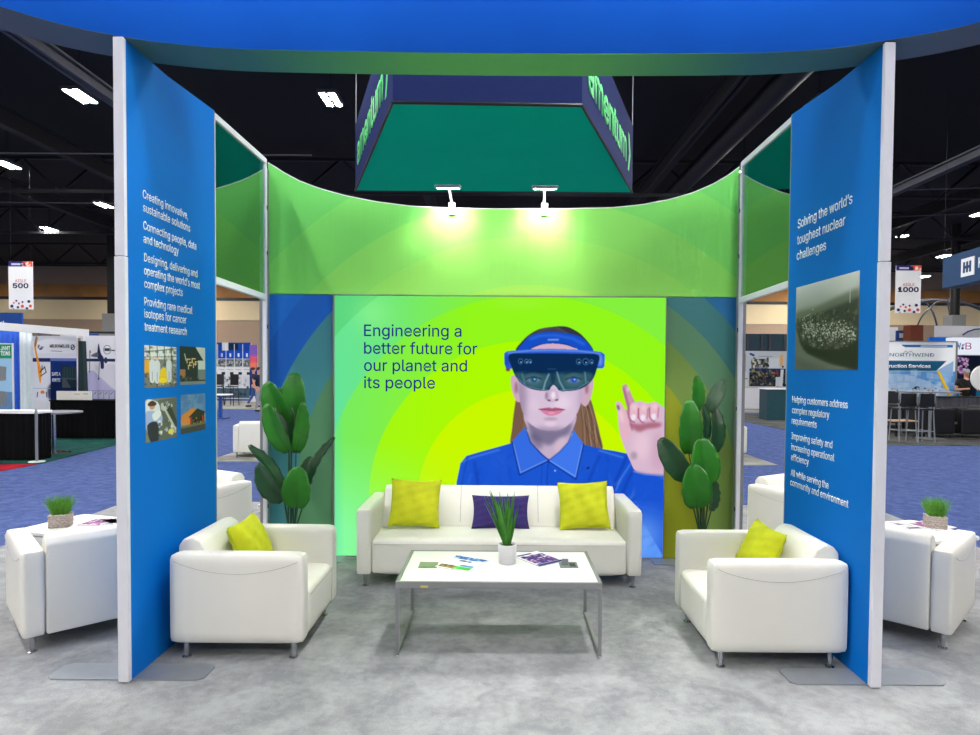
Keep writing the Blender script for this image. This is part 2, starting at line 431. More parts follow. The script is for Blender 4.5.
tag(GB.build('booth_carpet', 'far_carpet'), 'pale grey carpet of the neighbouring booth, its front corner seen past the green walls', 'carpet')
GB = MB(); GB.box(-30, -8.2, 27, 34, -.03, 0); tag(GB.build('booth_carpet', 'far_carpet'), 'grey carpet under the bar chairs in front of the poster wall', 'carpet')
GB = MB(); GB.box(6.0, 12.5, 27, 41, -.03, 0); tag(GB.build('booth_carpet', 'far_carpet'), 'grey carpet strip in front of the white exhibit with the dark counter', 'carpet')
GB = MB(); GB.box(8.6, 22, 15.3, 26, -.03, 0); tag(GB.build('booth_carpet', 'dark_carpet'), 'dark grey carpet under the black armchairs and bar stools', 'carpet')
gv = [gz(66, 472), gz(118, 443.5), gz(118, 436), gz(-60, 436), gz(-60, 463), gz(38, 463)]
gv = [(-13.5, 11.0), (-8.5, 15.3), (-8.3, 18.0), (-16, 18.0), (-16, 11.0)]
gv = [gz(40, 463.5), gz(118, 444), gz(118, 436), gz(-160, 436), gz(-160, 463.5)]
tag(MB().prism(gv, -.02, .0, 'z').build('booth_carpet', 'teal_carpet'), 'dark teal carpet under the round high table and the black drapes', 'carpet')
gv = [gz(-40, 478), gz(36, 464.2), gz(-40, 464.2)]
tag(MB().prism(gv, -.02, .0, 'z').build('booth_carpet', 'red_carpet'), 'red carpet in front of the black draped counter at the far left', 'carpet')

# roof structure: longitudinal beams, trusses, conduits
def strut(mb, a, b_, w=.06):
    a, b_ = Vector(a), Vector(b_); d = b_-a; L = d.length; q = d.to_track_quat('X', 'Z').to_matrix().to_4x4()
    mb.box(0, L, -w/2, w/2, -w/2, w/2, mtx=Matrix.Translation(a) @ q)
def truss(Y, x0, x1, z0, z1, lab):
    t = MB(); n = int((x1-x0)/1.6)
    t.box(x0, x1, Y-.08, Y+.08, z1-.12, z1); t.box(x0, x1, Y-.08, Y+.08, z0, z0+.12)
    for i in range(n):
        xa = x0 + (x1-x0)*i/n; xb = x0 + (x1-x0)*(i+1)/n
        strut(t, (xa, Y, z0+.06), (xb, Y, z1-.06) if i % 2 else (xb, Y, z0+.06), .07)
        strut(t, (xa, Y, z0 if i % 2 else z1), (xb, Y, z1 if i % 2 else z0), .07)
    tag(t.build('roof_truss', 'joist'), lab, 'truss')
for Y, lab in ((26., 'black roof truss spanning the hall, nearest of the trusses over the aisles'), (34., 'black roof truss spanning the hall between the nearer and the farther one'),
               (44., 'black roof truss spanning the hall, closest to the cream back wall')):
    truss(Y, -45, 45, 8.75, 10.2, lab)
def lbeam(x, z, y0, y1, w, h, mt, lab):
    b_ = MB(); b_.box(x-w/2, x+w/2, y0, y1, z, z+.05).box(x-.03, x+.03, y0, y1, z, z+h).box(x-w/2, x+w/2, y0, y1, z+h-.05, z+h)
    tag(b_.build('roof_beam', mt), lab, 'beam')
lbeam(-9.25, 8.0, -10, 56, .26, .3, 'joist2', 'grey steel roof beam running away above the left aisle')
lbeam(13.9, 8.0, -10, 56, .26, .3, 'joist2', 'grey steel roof beam running away above the right aisle')
for x, lab in ((-15.5, 'dark roof beam above the left exhibits'), (-21., 'dark roof beam farthest to the left under the deck'), (-3.2, 'dark roof beam left of the hanging teal sign'),
               (6.2, 'dark roof duct right of the hanging teal sign'), (20.5, 'dark roof beam above the right exhibits'), (27., 'dark roof beam farthest to the right under the deck')):
    lbeam(x, 9.2, -10, 56, .3, .6, 'joist', lab)
tag(MB().tube([(7.4, 8, 9.3), (7.4, 55, 9.3)], .33, 16).build('air_duct', 'joist', smooth=True), 'long round dark air duct under the roof, right of the hanging sign', 'duct')
for (a, b_, lab) in (((-24, 20.5, 8.5), (-6, 20.5, 8.5), 'thin grey conduit crossing above the left aisle, nearer one'), ((-26, 27., 8.6), (-6, 27., 8.6), 'thin grey conduit crossing above the left aisle, farther one'),
                     ((8, 24.5, 8.4), (26, 22, 8.4), 'thin pale cable crossing above the right aisle'), ((10, 30, 8.5), (28, 25, 8.5), 'thin pale cable crossing behind the other one above the right aisle'),
                     ((-12, 14., 9.), (12, 14., 9.), 'thin conduit crossing above the hanging teal sign')):
    tag(MB().tube([a, b_], .022, 6).build('conduit', 'joist2'), lab, 'conduit')

# high bay lights
M['lens'] = emit('lamp_lens', (255, 252, 246), 400.)
def hibay(x, y, lab, z=9., grp='high bay lights in view'):
    o = wthing('high_bay_light', lab, 'light', (x, y, z), grp)
    h = MB().box(x-.25, x+.25, y-.45, y+.45, z, z+.1, .02); h.build('housing', 'joist2', o)
    for sx in (-.13, .13):
        MB().box(x+sx-.065, x+sx+.065, y-.42, y+.42, z-.012, z-.001).build('lens', 'lens', o)
    MB().tube([(x, y, z+.1), (x, y, 10.49)], .012, 6).build('suspension_rod', 'joist', o)
seen = [(-11.3, 17.4, 'oblong high bay light nearest above the left aisle'), (-4.6, 17.5, 'oblong high bay light between the left blue panel and the hanging teal sign'),
        (-17.8, 23.3, 'high bay light cut by the left edge of the photo'), (-17.8, 28.9, 'high bay light close beside the left white column'),
        (-23.8, 34., 'high bay light above the aisle 500 sign'), (21.9, 29.4, 'high bay light cut by the right edge of the photo'),
        (21.4, 34.5, 'high bay light touching the right white column'), (27.6, 40., 'high bay light above the navy hanging sign'),
        (32., 48.5, 'small far high bay light right behind the aisle 1000 sign'), (-11.4, 29., 'high bay light seen through the left tinted pane'),
        (8.9, 23.6, 'high bay light seen through the right tinted pane')]
for x, y, l in seen: hibay(x, y, l)
n_ = 0
rest = [(x, y) for x in (-11.3, -4.6, 2., 8.6) for y in (-9., -3.2, 2.6, 8.)] + [(2., 17.5), (8.6, 17.5), (2., 23.3), (-3., 34.5), (4., 34.5), (0., 42.)] + \
       [(-17.8, 1.), (-17.8, 9.), (15., 1.), (15., 9.), (15., 17.5), (-17.8, 17.), (-11.4, 23.3), (-24, 12), (-30, 26.), (-36, 36), (22, 12), (30, 24.), (38, 34.), (-24, 46), (24, 50), (-44, 50), (44, 48), (-15, 49), (-8, 49), (8, 49), (15, 49), (-4, 53.5), (-13, 53.5), (13, 53.5), (-26, 52), (-30, 52), (26, 52), (30, 52), (24.5, 46)]  # unseen fixtures added for light, the far ones to brighten the back wall
for x, y in rest: hibay(x, y, 'unseen oblong high bay light added for light, out of view or hidden behind the booth', grp='unseen high bay lights added for light')

# ================================================================== THE BOOTH
BY = 5.86                                # back wall front plane
XIS = {-1: 2.016, 1: 2.046}; CY = 3.47; PY1 = 4.55; ZT = 3.5
# --- grey steel base plates under the side panels
for sx, l in ((-1, 'flat grey steel base plate under the left blue panel'), (1, 'flat grey steel base plate under the right blue panel')):
    pl = MB(); x0, x1 = sorted((sx*1.63, sx*2.5))
    pl.prism([(x0+.03, 3.49), (x1-.03, 3.49), (x1, 3.52), (x1, 3.65), (x1-.04, 3.68), (x0+.04, 3.68), (x0, 3.65), (x0, 3.52)], 0.0, .008, 'z')
    tag(pl.build('base_plate', 'steel'), l, 'base plate')
for sx, l in ((-1, 'small steel base plate at the left foot of the bright screen'), (1, 'small steel base plate at the right foot of the bright screen')):
    x0, x1 = sorted((sx*1.40, sx*1.62))
    tag(MB().box(x0, x1, 5.66, 5.85, 0.0, .008, .003).build('base_plate', 'steel'), l, 'base plate')
# --- side panels
def side_panel(sx, label):
    XI = XIS[sx]; XO = XI + .05
    o = wthing('display_stand', label, 'display stand', (sx*(XI+.02), 4., 0.008))
    x0, x1 = sorted((sx*XI, sx*XO))
    MB().prism([(CY+.012, .0085), (PY1, .0085), (PY1, 3.54), (3.92, 3.491), (CY+.012, 3.487)], x0, x1, 'x').build('panel_body', 'blue_panel', o)
    xa, xb = sorted((sx*(XI-.002), sx*(XO+.002)))
    MB().box(xa, xb, CY-.017, CY+.0115, 2.33, 3.489, .003).build('end_cap', 'white_cap', o, ).__setitem__('label', 'upper white end cap')
    MB().box(xa-.002, xb+.002, CY-.02, CY+.012, .009, 2.326, .003).build('end_cap', 'white_cap', o).__setitem__('label', 'lower white end cap')
    MB().box(x0, x1, PY1+.0005, PY1+.012, .0085, 3.54).build('edge_strip', 'alu', o)
    return o
PL = side_panel(-1, 'tall blue display panel on the left with white lettering and four small pictures')
PR = side_panel(1, 'tall blue display panel on the right with white lettering and one big aerial picture')
def fitl(px0, px1, sx, yy=300):                  # start position along the panel and width, read off the photo
    y0 = gx(px0, yy, sx*XIS[sx])[0]; y1 = gx(px1, yy, sx*XIS[sx])[0]; return y0, abs(y1-y0)
LX = -XIS[-1] + .001; fL = ((LX, 0, 0), (0, 1, 0), (0, 0, 1))
T = lambda rows, sx, cap: [(b_, (fitl(a, e, sx, yb)[0] if sx < 0 else -fitl(a, e, sx, yb)[0]), gx(a, yb, sx*XIS[sx])[1], cap, fitl(a, e, sx, yb)[1]) for b_, a, e, yb in rows]
rowsL = [[('Creating innovative,', 142.5, 187.5, 197.6), ('sustainable solutions', 142.7, 189.7, 211.)],
         [('Connecting people, data', 143, 195.8, 229), ('and technology', 143.2, 178.2, 242.3)],
         [('Designing, delivering and', 143.8, 197, 261), ('operating the world\u2019s most', 143.8, 199.5, 274.2), ('complex projects', 144, 182.3, 287.3)],
         [('Providing rare medical', 144, 192, 305.3), ('isotopes for cancer', 144, 186, 317.4), ('treatment research', 144.2, 186.5, 330.5)]]
for para in rowsL:
    for ln in T(para, -1, .047): lettering('lettering', [ln], fL, 'letter', PL, bold=.006, label='white lettering line beginning ' + ln[0].split()[0])
fR = ((XIS[1] - .001, 0, 0), (0, -1, 0), (0, 0, 1))
rowsR = [([('Solving the world\u2019s', 798, 852, 228.8), ('toughest nuclear', 797.5, 845, 244.8), ('challenges', 797, 826, 260.3)], .061),
         ([('Helping customers address', 792.5, 848, 402.4), ('complex regulatory', 792.3, 829.6, 413), ('requirements', 792, 817, 423.6)], .045),
         ([('Improving safety and', 791.8, 832.7, 438.8), ('increasing operational', 791.5, 834.7, 449.7), ('efficiency', 791.3, 809, 460)], .045),
         ([('All while serving the', 791, 829, 475.4), ('community and environment', 790.5, 849, 485.)], .045)]
for para, cap in rowsR:
    for ln in T(para, 1, cap): lettering('lettering', [ln], fR, 'letter', PR, bold=.006, label='white lettering line beginning ' + ln[0].split()[0])

def pic_workers():
    c = Canvas(0, 0, 40, 50, 2.2, (120, 125, 118))
    c.rect(0, 0, 40, 16, (214, 220, 216)); c.speckle(0, 0, 40, 30, [(90, 92, 86), (180, 184, 178), (140, 140, 130), (60, 64, 60)], 70, (1, 5), .6)
    for x in (6, 15, 24, 33): c.line([(x, 0), (x+1, 32)], .9, (60, 64, 62))
    c.line([(0, 8), (40, 2)], 1, (70, 72, 70)); c.line([(0, 14), (40, 12)], .8, (80, 84, 80))
    c.rect(0, 17, 6, 34, (214, 160, 40)); c.rect(0, 34, 40, 50, (120, 120, 108)); c.speckle(0, 32, 40, 50, [(200, 200, 190), (90, 84, 70), (60, 60, 54)], 50, (1, 4), .7)
    for x, y in ((9, 15), (15, 16), (30, 15)):
        c.ell(x, y, 2, 2.4, (210, 180, 160)); c.poly([(x-3, y+3), (x+3, y+3), (x+3.4, y+15), (x+2.5, y+28), (x-2.5, y+28), (x-3.4, y+15)], (205, 210, 214))
        c.line([(x, y+16), (x, y+27)], .6, (120, 124, 130))
    c.poly([(20, 28), (26, 27), (27, 36), (28, 44), (18, 44), (17, 40)], (222, 190, 40)); c.ell(22, 42, 5, 3.4, (236, 206, 60))
    return c
def pic_building():
    c = Canvas(0, 0, 40, 50, 2.2, (40, 44, 46)); c.poly([(24, 0), (40, 0), (40, 22)], (196, 196, 190), smooth=False)
    c.poly([(2, 0), (24, 0), (40, 22), (40, 50), (2, 50)], (46, 52, 54), smooth=False); c.rect(28, 18, 40, 44, (204, 210, 206)); c.rect(28, 30, 40, 44, (120, 128, 128))
    for k, (x, y) in enumerate(((10, 16), (14, 20), (18, 15), (20, 22), (23, 19), (12, 24))): c.rect(x, y, x+6, y+1.3, (230, 190, 120)); c.rect(x, y, x+1.2, y+6, (240, 206, 150))
    c.line([(7, 10), (9, 18)], 1.2, (210, 210, 190)); c.rect(0, 30, 8, 42, (170, 120, 84)); c.speckle(0, 40, 30, 50, [(90, 84, 80), (30, 30, 30), (120, 110, 90)], 30, (1, 5), .7); c.rect(0, 46, 40, 50, (130, 134, 138))
    return c
def pic_handson():
    c = Canvas(0, 0, 40, 50, 2.2, (120, 124, 118)); c.poly([(16, 2), (40, 0), (40, 50), (10, 50)], (96, 100, 92), smooth=False); c.poly([(22, 6), (30, 6), (40, 30), (40, 40)], (60, 64, 60), smooth=False)
    c.poly([(0, 2), (14, 4), (18, 14), (14, 24), (0, 30)], (214, 220, 222)); c.ell(8, 8, 3.6, 4.6, (196, 150, 130)); c.poly([(3, 5), (8, 2), (13, 5), (12, 8), (4, 8)], (70, 50, 40))
    c.poly([(0, 16), (8, 14), (20, 20), (18, 34), (2, 38)], (160, 178, 214)); c.poly([(2, 30), (14, 28), (16, 48), (6, 50)], (50, 52, 60)); c.poly([(8, 18), (17, 14), (19, 20), (11, 26)], (224, 228, 226))
    c.speckle(20, 4, 34, 14, [(70, 74, 70), (190, 194, 186), (40, 42, 40)], 30, (1, 4)); c.speckle(16, 28, 38, 46, [(220, 222, 214), (180, 184, 176), (90, 92, 84)], 34, (1.5, 4.5)); c.ell(32, 42, 4, 3, (226, 210, 90)); c.line([(22, 10), (38, 40)], 2.5, (190, 192, 184))
    return c
def pic_barn():
    c = Canvas(0, 0, 40, 50, 2.2, (92, 132, 178)); c.speckle(0, 0, 40, 20, [(120, 152, 190), (80, 118, 168)], 30, (4, 12), .35)
    c.rect(0, 28, 40, 40, (206, 160, 110), 1, 2.); c.poly([(0, 36), (2, 26), (18, 18), (24, 20), (28, 32), (14, 40)], (222, 140, 70), smooth=False)
    c.poly([(14, 30), (26, 21), (38, 26), (38, 40), (16, 40)], (58, 52, 48), smooth=False); c.line([(13, 30), (26, 20.5), (39, 26)], 1.4, (40, 34, 32))
    for x in (14, 34): c.rect(x, 30, x+2.6, 41, (190, 66, 40))
    c.speckle(17, 32, 33, 40, [(210, 150, 80), (30, 30, 30), (110, 96, 80)], 24, (1, 3)); c.rect(0, 40, 40, 50, (70, 74, 78)); c.poly([(0, 40), (40, 39), (40, 42), (0, 43)], (120, 112, 90), smooth=False)
    return c
def pic_aerial():
    c = Canvas(0, 0, 80, 72, 2.8, (84, 86, 80))
    for k in range(32): c.rect(0, k, 80, k+1.2, tuple(np.array((200, 204, 206))*(1-k/32)+np.array((112, 118, 102))*(k/32)))
    c.poly([(34, -4), (84, -4), (84, 12), (50, 12)], (214, 214, 204), .5, 5.); c.poly([(0, 22), (30, 20), (60, 15), (80, 13), (80, 22), (0, 32)], (96, 102, 88), .8, 1.5)
    c.poly([(0, 31), (80, 19), (80, 74), (0, 74)], (58, 60, 54), .95, 1.5, False)
    c.speckle(2, 26, 78, 56, [(58, 62, 50), (88, 92, 76), (46, 50, 42), (104, 106, 92)], 420, (1., 4), .6)
    for _ in range(420):
        t = RNG.rand(); x = 10 + 66*t; y = 39 + 10*t + RNG.normal()*6*(1-.4*t) - 3; c.rect(x, y, x+RNG.uniform(.5, 2.), y+RNG.uniform(.4, 1.1), (226, 224, 214), RNG.uniform(.25, .95))
    c.poly([(-2, 36), (3, 40), (8, 50), (16, 57), (30, 62), (52, 68), (80, 72), (80, 80), (-4, 80)], (104, 108, 100), 1, .6); c.poly([(5, 45), (14, 50), (34, 55), (60, 56), (84, 50), (84, 72), (56, 67), (34, 61), (16, 56)], (40, 44, 36), .9, 1.)
    c.poly([(-4, 60), (20, 66), (50, 74), (-4, 78)], (84, 88, 82), .7, 2.); c.line([(70, 12), (70, 22)], .6, (190, 190, 176)); return c
for cv, (xa, xb, za, zb), l in ((pic_workers(), (144, 176, 345, 388), 'picture of people in white suits working in a plant'), (pic_building(), (179.6, 204.8, 346, 385), 'picture of a dark building with glowing windows'),
                                (pic_handson(), (144.6, 176, 399.5, 443.5), 'picture of a technician in a light blue coat'), (pic_barn(), (180, 204.8, 395, 434.5), 'picture of an orange building under blue sky')):
    ya = gx(xa, 350, -XIS[-1])[0]; yb = gx(xb, 350, -XIS[-1])[0]; zt = gx(xa, za, -XIS[-1])[1]; zb_ = gx(xa, zb, -XIS[-1])[1]
    cv.build('picture', (-XIS[-1]+.002, ya, zt), (0, yb-ya, 0), (0, 0, zb_-zt), 'print', PL, l)
ya = gx(795.5, 350, XIS[1])[0]; yb = gx(858.5, 350, XIS[1])[0]; zt = gx(796, 288, XIS[1])[1]; zb_ = gx(794.5, 370, XIS[1])[1]
pic_aerial().build('picture', (XIS[1]-.002, ya, zt), (0, yb-ya, 0), (0, 0, zb_-zt), 'print', PR, 'aerial picture of a town beside a river')

# --- glazed side frames behind the panels
def side_frame(sx, xa, xb, label):
    o = wthing('glazed_frame', label, 'frame', (sx*xa, 5.1, 0)); y0, L = PY1+.014, 1.136; w = .034
    Mf = Matrix.Translation((sx*xa, y0, 0)) @ Matrix.Rotation(-sx*math.atan((xb-xa)/L), 4, 'Z')
    bxf = lambda n, a, b_, c, d, m, l=None, x=w/2, bv=.003: tag(MB().box(-x, x, a, b_, c, d, bv, mtx=Mf).build(n, m, o), l)
    bxf('post', L-.034, L, 0, 3.575, 'white_cap'); bxf('post', .002, .03, 0, 3.54, 'white_cap')
    pf = lambda n, pts, m, l, x: tag(MB().prism(pts, -x, x, 'x', mtx=Mf).build(n, m, o), l)
    pf('rail', [(.031, 3.497), (L-.035, 3.532), (L-.035, 3.575), (.031, 3.54)], 'white_cap', 'top rail', w/2); bxf('rail', .031, L-.035, 2.335, 2.385, 'white_cap', 'middle rail'); bxf('rail', .031, L-.035, 0, .045, 'white_cap', 'bottom rail')
    pf('pane', [(.031, 2.386), (L-.035, 2.386), (L-.035, 3.531), (.031, 3.496)], 'glass', 'dark tinted glass', .004)
    for z in (.5, 1.4, 2.1, 2.75, 3.15):
        MB().box(-sx*w/2-.006, -sx*w/2+.006, L-.012, L+.002, z-.018, z+.018, .002, mtx=Mf).build('bolt', 'black', o)
    return o
side_frame(-1, 2.042, 2.078, 'white metal frame with a dark tinted upper pane behind the left blue panel')
side_frame(1, 2.075, 2.135, 'white metal frame with a dark tinted upper pane behind the right blue panel')
# grey return posts joining frame and back wall
for sx, l in ((-1, 'grey corner post between the left glazed frame and the green header'), (1, 'grey corner post between the right glazed frame and the green header')):
    x0, x1 = sorted((sx*(2.10 if sx < 0 else 2.157), sx*(2.14 if sx < 0 else 2.2)))
    tag(MB().box(x0, x1, 5.72, 5.858, 0, ZT+.03, .003).build('corner_post', 'alu'), l, 'post')

# --- back wall: header with swept upper edge, two side panels, backlit screen
def hdr_top(x):
    px = PPX + x*FPX/BY
    pts = [(269, 163), (285, 173.5), (300, 181.5), (320, 189), (345, 196), (375, 202), (410, 206.5), (450, 208.6), (500, 209.2), (560, 209.2), (610, 208), (640, 205), (668, 199.5), (690, 193), (710, 184.5), (725, 175.5), (738, 165.5)]
    for (a, ya), (b_, yb) in zip(pts[:-1], pts[1:]):
        if px <= b_: t = max(0, (px-a)/(b_-a)); return gy(px, ya + (yb-ya)*t, BY)[1]
    return gy(738, 165.5, BY)[1]
M['hdr'] = rings('green_printed_fabric', [(0, (206, 224, 60)), (1.04, (184, 226, 70)), (1.5, (166, 228, 84)), (1.95, (150, 226, 92)), (2.4, (140, 224, 94)), (2.75, (124, 220, 96)), (3.2, (112, 214, 98)), (3.9, (104, 208, 98))], rough=.75, folds=True)
M['pnlL'] = rings('blue_teal_print', [(0, (88, 146, 104)), (2.14, (66, 142, 152)), (2.5, (0, 98, 196)), (2.77, (0, 108, 206))], rough=.7)
M['pnlR'] = rings('olive_teal_print', [(0, (150, 160, 16)), (1.63, (118, 148, 66)), (1.91, (92, 138, 100)), (2.16, (60, 122, 122)), (2.42, (24, 106, 156))], rough=.7)
XHL, XHR = 2.112, 2.17
o = wthing('header_panel', 'green printed fabric header with a swept upper edge above the bright screen', 'header', (0, 5.9, 2.41))
n = 60; xs = [-XHL + (XHL+XHR)*i/n for i in range(n+1)]
mb = MB(); poly = [(x, hdr_top(x)) for x in xs] + [(XHR, 2.412), (-XHL, 2.412)]
mb.prism(poly[::-1], BY, BY+.07, 'y'); mb.build('fabric', 'hdr', o)
mb = MB(); mb.tube([(x, BY+.006, hdr_top(x)+.003) for x in xs], .006, 6); mb.build('edge_piping', 'white_cap', o, smooth=True)
for sx, mt, l in ((-1, 'pnlL', 'blue and teal printed wall panel left of the bright screen'), (1, 'pnlR', 'olive and teal printed wall panel right of the bright screen')):
    x0, x1 = sorted((sx*1.525, sx*(XHL if sx < 0 else XHR)))
    o = wthing('wall_panel', l, 'wall panel', ((x0+x1)/2, 5.9, 0))
    MB().box(x0+.004, x1-.004, BY+.002, BY+.07, 0.004, 2.405).build('print', mt, o)
    MB().box(x0-.0, x1+.0, BY+.004, BY+.072, 0., .004).build('bottom_edge', 'black', o)
# --- the backlit screen and its print
def woman_print():
    c = Canvas(334.6, 294.6, 665.2, 558., 2.0, (190, 250, 0))
    r = np.hypot(c.X-530, (c.Y-500)); left = np.clip((470-c.X)/130, 0, 1); low = np.clip((c.Y-440)/90, 0, 1); up = np.clip((400-c.Y)/110, 0, 1)
    def lay(r0, r1, ca, cb):
        m = ((r >= r0) & (r < r1)).astype(float)[..., None]; t = np.clip(left*1.1, 0, 1)[..., None]
        c.a = c.a*(1-m) + m*(np.array(ca)*(1-t) + np.array(cb)*t)
    lay(0, 112, (200, 248, 0), (200, 248, 0)); lay(112, 161, (172, 250, 2), (160, 246, 24)); lay(161, 207, (146, 246, 26), (122, 236, 92)); lay(207, 255, (132, 240, 62), (104, 228, 146)); lay(255, 999, (118, 232, 70), (92, 214, 128))
    c._blend(left*low, (140, 255, 176), .85); c._blend(np.clip((345-c.X)/10, 0, 1)*np.clip((c.Y-330)/80, 0, 1), (90, 226, 170), .5)
    c._blend(np.exp(-((c.X-372)**2/400 + (c.Y-312)**2/300)), (170, 255, 150), .35); c._blend(np.exp(-((c.X-520)**2/900 + (c.Y-300)**2/60)), (170, 245, 90), .3)
    BR1, BR2 = (128, 98, 78), (84, 62, 52)
    m = c.poly([(517, 396), (514, 412), (512.5, 427), (511, 443), (520, 437), (530, 425), (530, 410), (524, 395)], BR1)
    for k in range(6): c.line([(518+k*1.7, 398), (515+k*1.7, 418), (513+k*1.6, 438)], .6, BR2, .6, .2, clip=m)
    m = c.poly([(581, 392), (590, 396), (596, 414), (600.5, 432), (603.5, 448), (592, 447), (582, 442), (571, 424), (576, 405)], BR1)
    for k in range(12): c.line([(581+RNG.rand()*10, 396), (583+RNG.rand()*16, 420), (590+RNG.rand()*13, 446)], .5, ((60, 44, 40), (176, 148, 124))[k % 2], .6, .2, clip=m)
    for k in range(10): c.line([(580+k*1.2, 398), (583+k*1.7, 420), (584+k*2.0, 446)], .7, (BR2, (170, 140, 116))[k % 3 == 1], .65, .25, clip=m)
    # shirt
    SH = (24, 82, 206)
    m = c.poly([(454, 560), (455, 500), (457.5, 481), (461, 463), (467, 455.5), (480, 451.5), (494, 447.5), (511, 442.5), (530, 438), (570, 438), (586, 443.5), (603, 447.5), (616, 449.5), (628, 452), (634, 462), (640, 468.5), (652, 472), (668, 473), (668, 562)], SH, smooth=False)
    c._blend(m*np.clip((c.X-560)/80, 0, 1)*np.clip((c.Y-505)/40, 0, 1), (96, 160, 255), .75)
    for q in ([(628, 455), (617, 480), (612, 500)], [(636, 466), (628, 482), (618, 510)], [(655, 500), (640, 530), (622, 545)], [(600, 455), (590, 480)], [(475, 462), (480, 490)], [(645, 478), (664, 484)]):
        c.line(q, 2.4, (14, 52, 160), .6, 1.1, clip=m)
    for q in ([(632, 462), (622, 478), (617, 490)], [(648, 490), (634, 515)], [(600, 449), (624, 456)], [(462, 462), (470, 458), (500, 449)], [(640, 505), (664, 512)], [(610, 535), (640, 550)]):
        c.line(q, 1.2, (120, 168, 255), .6, .6, clip=m)
    for _ in range(46):
        qx, qy = RNG.uniform(612, 664), RNG.uniform(478, 556); an = RNG.normal(2.2, .35); L_ = RNG.uniform(5, 16); dk = RNG.rand() < .5
        c.line([(qx, qy), (qx+L_*math.cos(an)*.5+1, qy+L_*math.sin(an)*.5), (qx+L_*math.cos(an), qy+L_*math.sin(an))], RNG.uniform(1, 3), (16, 60, 176) if dk else (120, 172, 255), .3, 1., clip=m)
    for _ in range(26):
        qx, qy = RNG.uniform(460, 620), RNG.uniform(452, 482); c.line([(qx, qy), (qx+RNG.normal()*5, qy+RNG.uniform(3, 12))], RNG.uniform(1, 2.4), (16, 62, 180) if RNG.rand() < .55 else (66, 124, 236), .35, 1., clip=m)
    gx_ = (np.sin(c.X*3.1)*np.sin(c.Y*3.1) > .35).astype(float)*m*(c.X < 600)
    c._blend(gx_, (60, 120, 235), .35); c.line([(468, 458), (463, 480), (461, 500)], .7, (16, 56, 150), .8, .3, clip=m)
    c.line([(549, 460), (548, 480), (549, 560)], .6, (14, 50, 150), .9); c.line([(543, 463), (542, 490)], .5, (14, 50, 150), .7); c.ell(556, 470, 1, 1, (140, 180, 250)); c.ell(589, 467, 1.8, .8, (20, 26, 60), rot=-.5)
    # neck, face, ears
    SK = (214, 192, 216); SD = (146, 126, 158); PK = (214, 160, 186)
    m = c.poly([(527, 410), (528, 428), (531, 440), (538, 448), (551, 458.5), (561, 451), (570, 441), (573, 430), (574, 410)], (196, 174, 200))
    c.poly([(529, 420), (540, 427), (560, 428), (572, 421), (570, 432), (560, 437), (551, 444), (541, 441), (532, 436)], (106, 100, 132), .8, 1.8, clip=m)
    c.ell(537, 440, 5, 9, (90, 84, 118), .6, 2.2, -.6, clip=m); c.ell(561, 444, 5, 8, (216, 190, 205), .7, 1.8, .6, clip=m)
    for s_, P in ((0, [(512, 374), (511, 382), (513, 392), (517, 400), (521, 398), (522, 376)]), (1, [(582, 376), (580, 396), (585, 404.5), (590, 399), (593.5, 384), (592, 375)])):
        m = c.poly(P, (206, 170, 190)); cx = 516.5 if not s_ else 587; c.ell(cx, 386, 1.6, 6, (130, 84, 104), .7, 1., clip=m)
    m = c.poly([(517.5, 350), (516.5, 372), (519, 392), (522.5, 409), (528.5, 420), (538, 427), (550, 429), (562, 427.5), (572, 420), (579.5, 407), (583, 391), (585, 372), (585, 350), (574, 338), (551, 334), (529, 338)], SK)
    c.ell(521, 400, 6, 26, SD, .75, 3., clip=m); c.ell(582, 396, 4, 22, (170, 150, 180), .55, 2.5, clip=m); c.ell(550, 429, 20, 4, SD, .6, 2., clip=m); c.ell(562, 401, 9, 8, (238, 222, 236), .6, 3., clip=m)
    c.ell(534, 404, 5, 6, (228, 208, 226), .5, 3., clip=m); c.ell(551, 422, 6, 3.4, (236, 214, 230), .6, 1.5, clip=m); c.ell(551, 417.5, 7, 1.6, (160, 128, 156), .6, 1., clip=m)
    c.poly([(548, 388), (545, 396), (549, 399.5), (553, 400.5), (558, 399), (559.5, 396), (556, 388)], (200, 176, 202), .9, .7); c.ell(553.5, 393.5, 2.2, 4, (246, 234, 244), .9, .9); c.ell(546.8, 394, 1.2, 4, (120, 96, 124), .7, .8)
    c.ell(549.3, 398.6, 1.7, .8, (70, 40, 62), .9, .3, .2); c.ell(557, 398.2, 1.7, .8, (80, 48, 70), .9, .3, -.2)
    c.poly([(539, 407.6), (546, 406.2), (550, 405.9), (552.5, 406.6), (555, 405.9), (560, 406.4), (565.5, 408), (558, 409.4), (551, 409.4), (544, 409)], (176, 96, 128)); c.poly([(541, 408.4), (551, 409), (563.5, 408.5), (559, 412.4), (552, 414.2), (546, 413)], (214, 128, 160), 1, .3)
    c.line([(539, 407.8), (546, 408.2), (552, 408.9), (558, 408.3), (565.5, 408.1)], .6, (96, 40, 66), .9, .15); c.ell(552, 411.5, 3.5, .8, (240, 180, 204), .7, .4)
    # collar
    m = c.poly([(526, 425.5), (518, 434), (512.6, 441), (516, 458), (520.3, 474), (534, 468), (549.5, 459.5), (541, 452), (531, 441), (528, 432)], (54, 108, 226), smooth=False); c.line([(514, 443), (521.5, 472), (548, 459)], .7, (150, 186, 250), .7, .25, clip=m); c.line([(512.6, 441), (520.3, 474.5), (549.5, 460)], 1.1, (10, 40, 130), .9, .3)
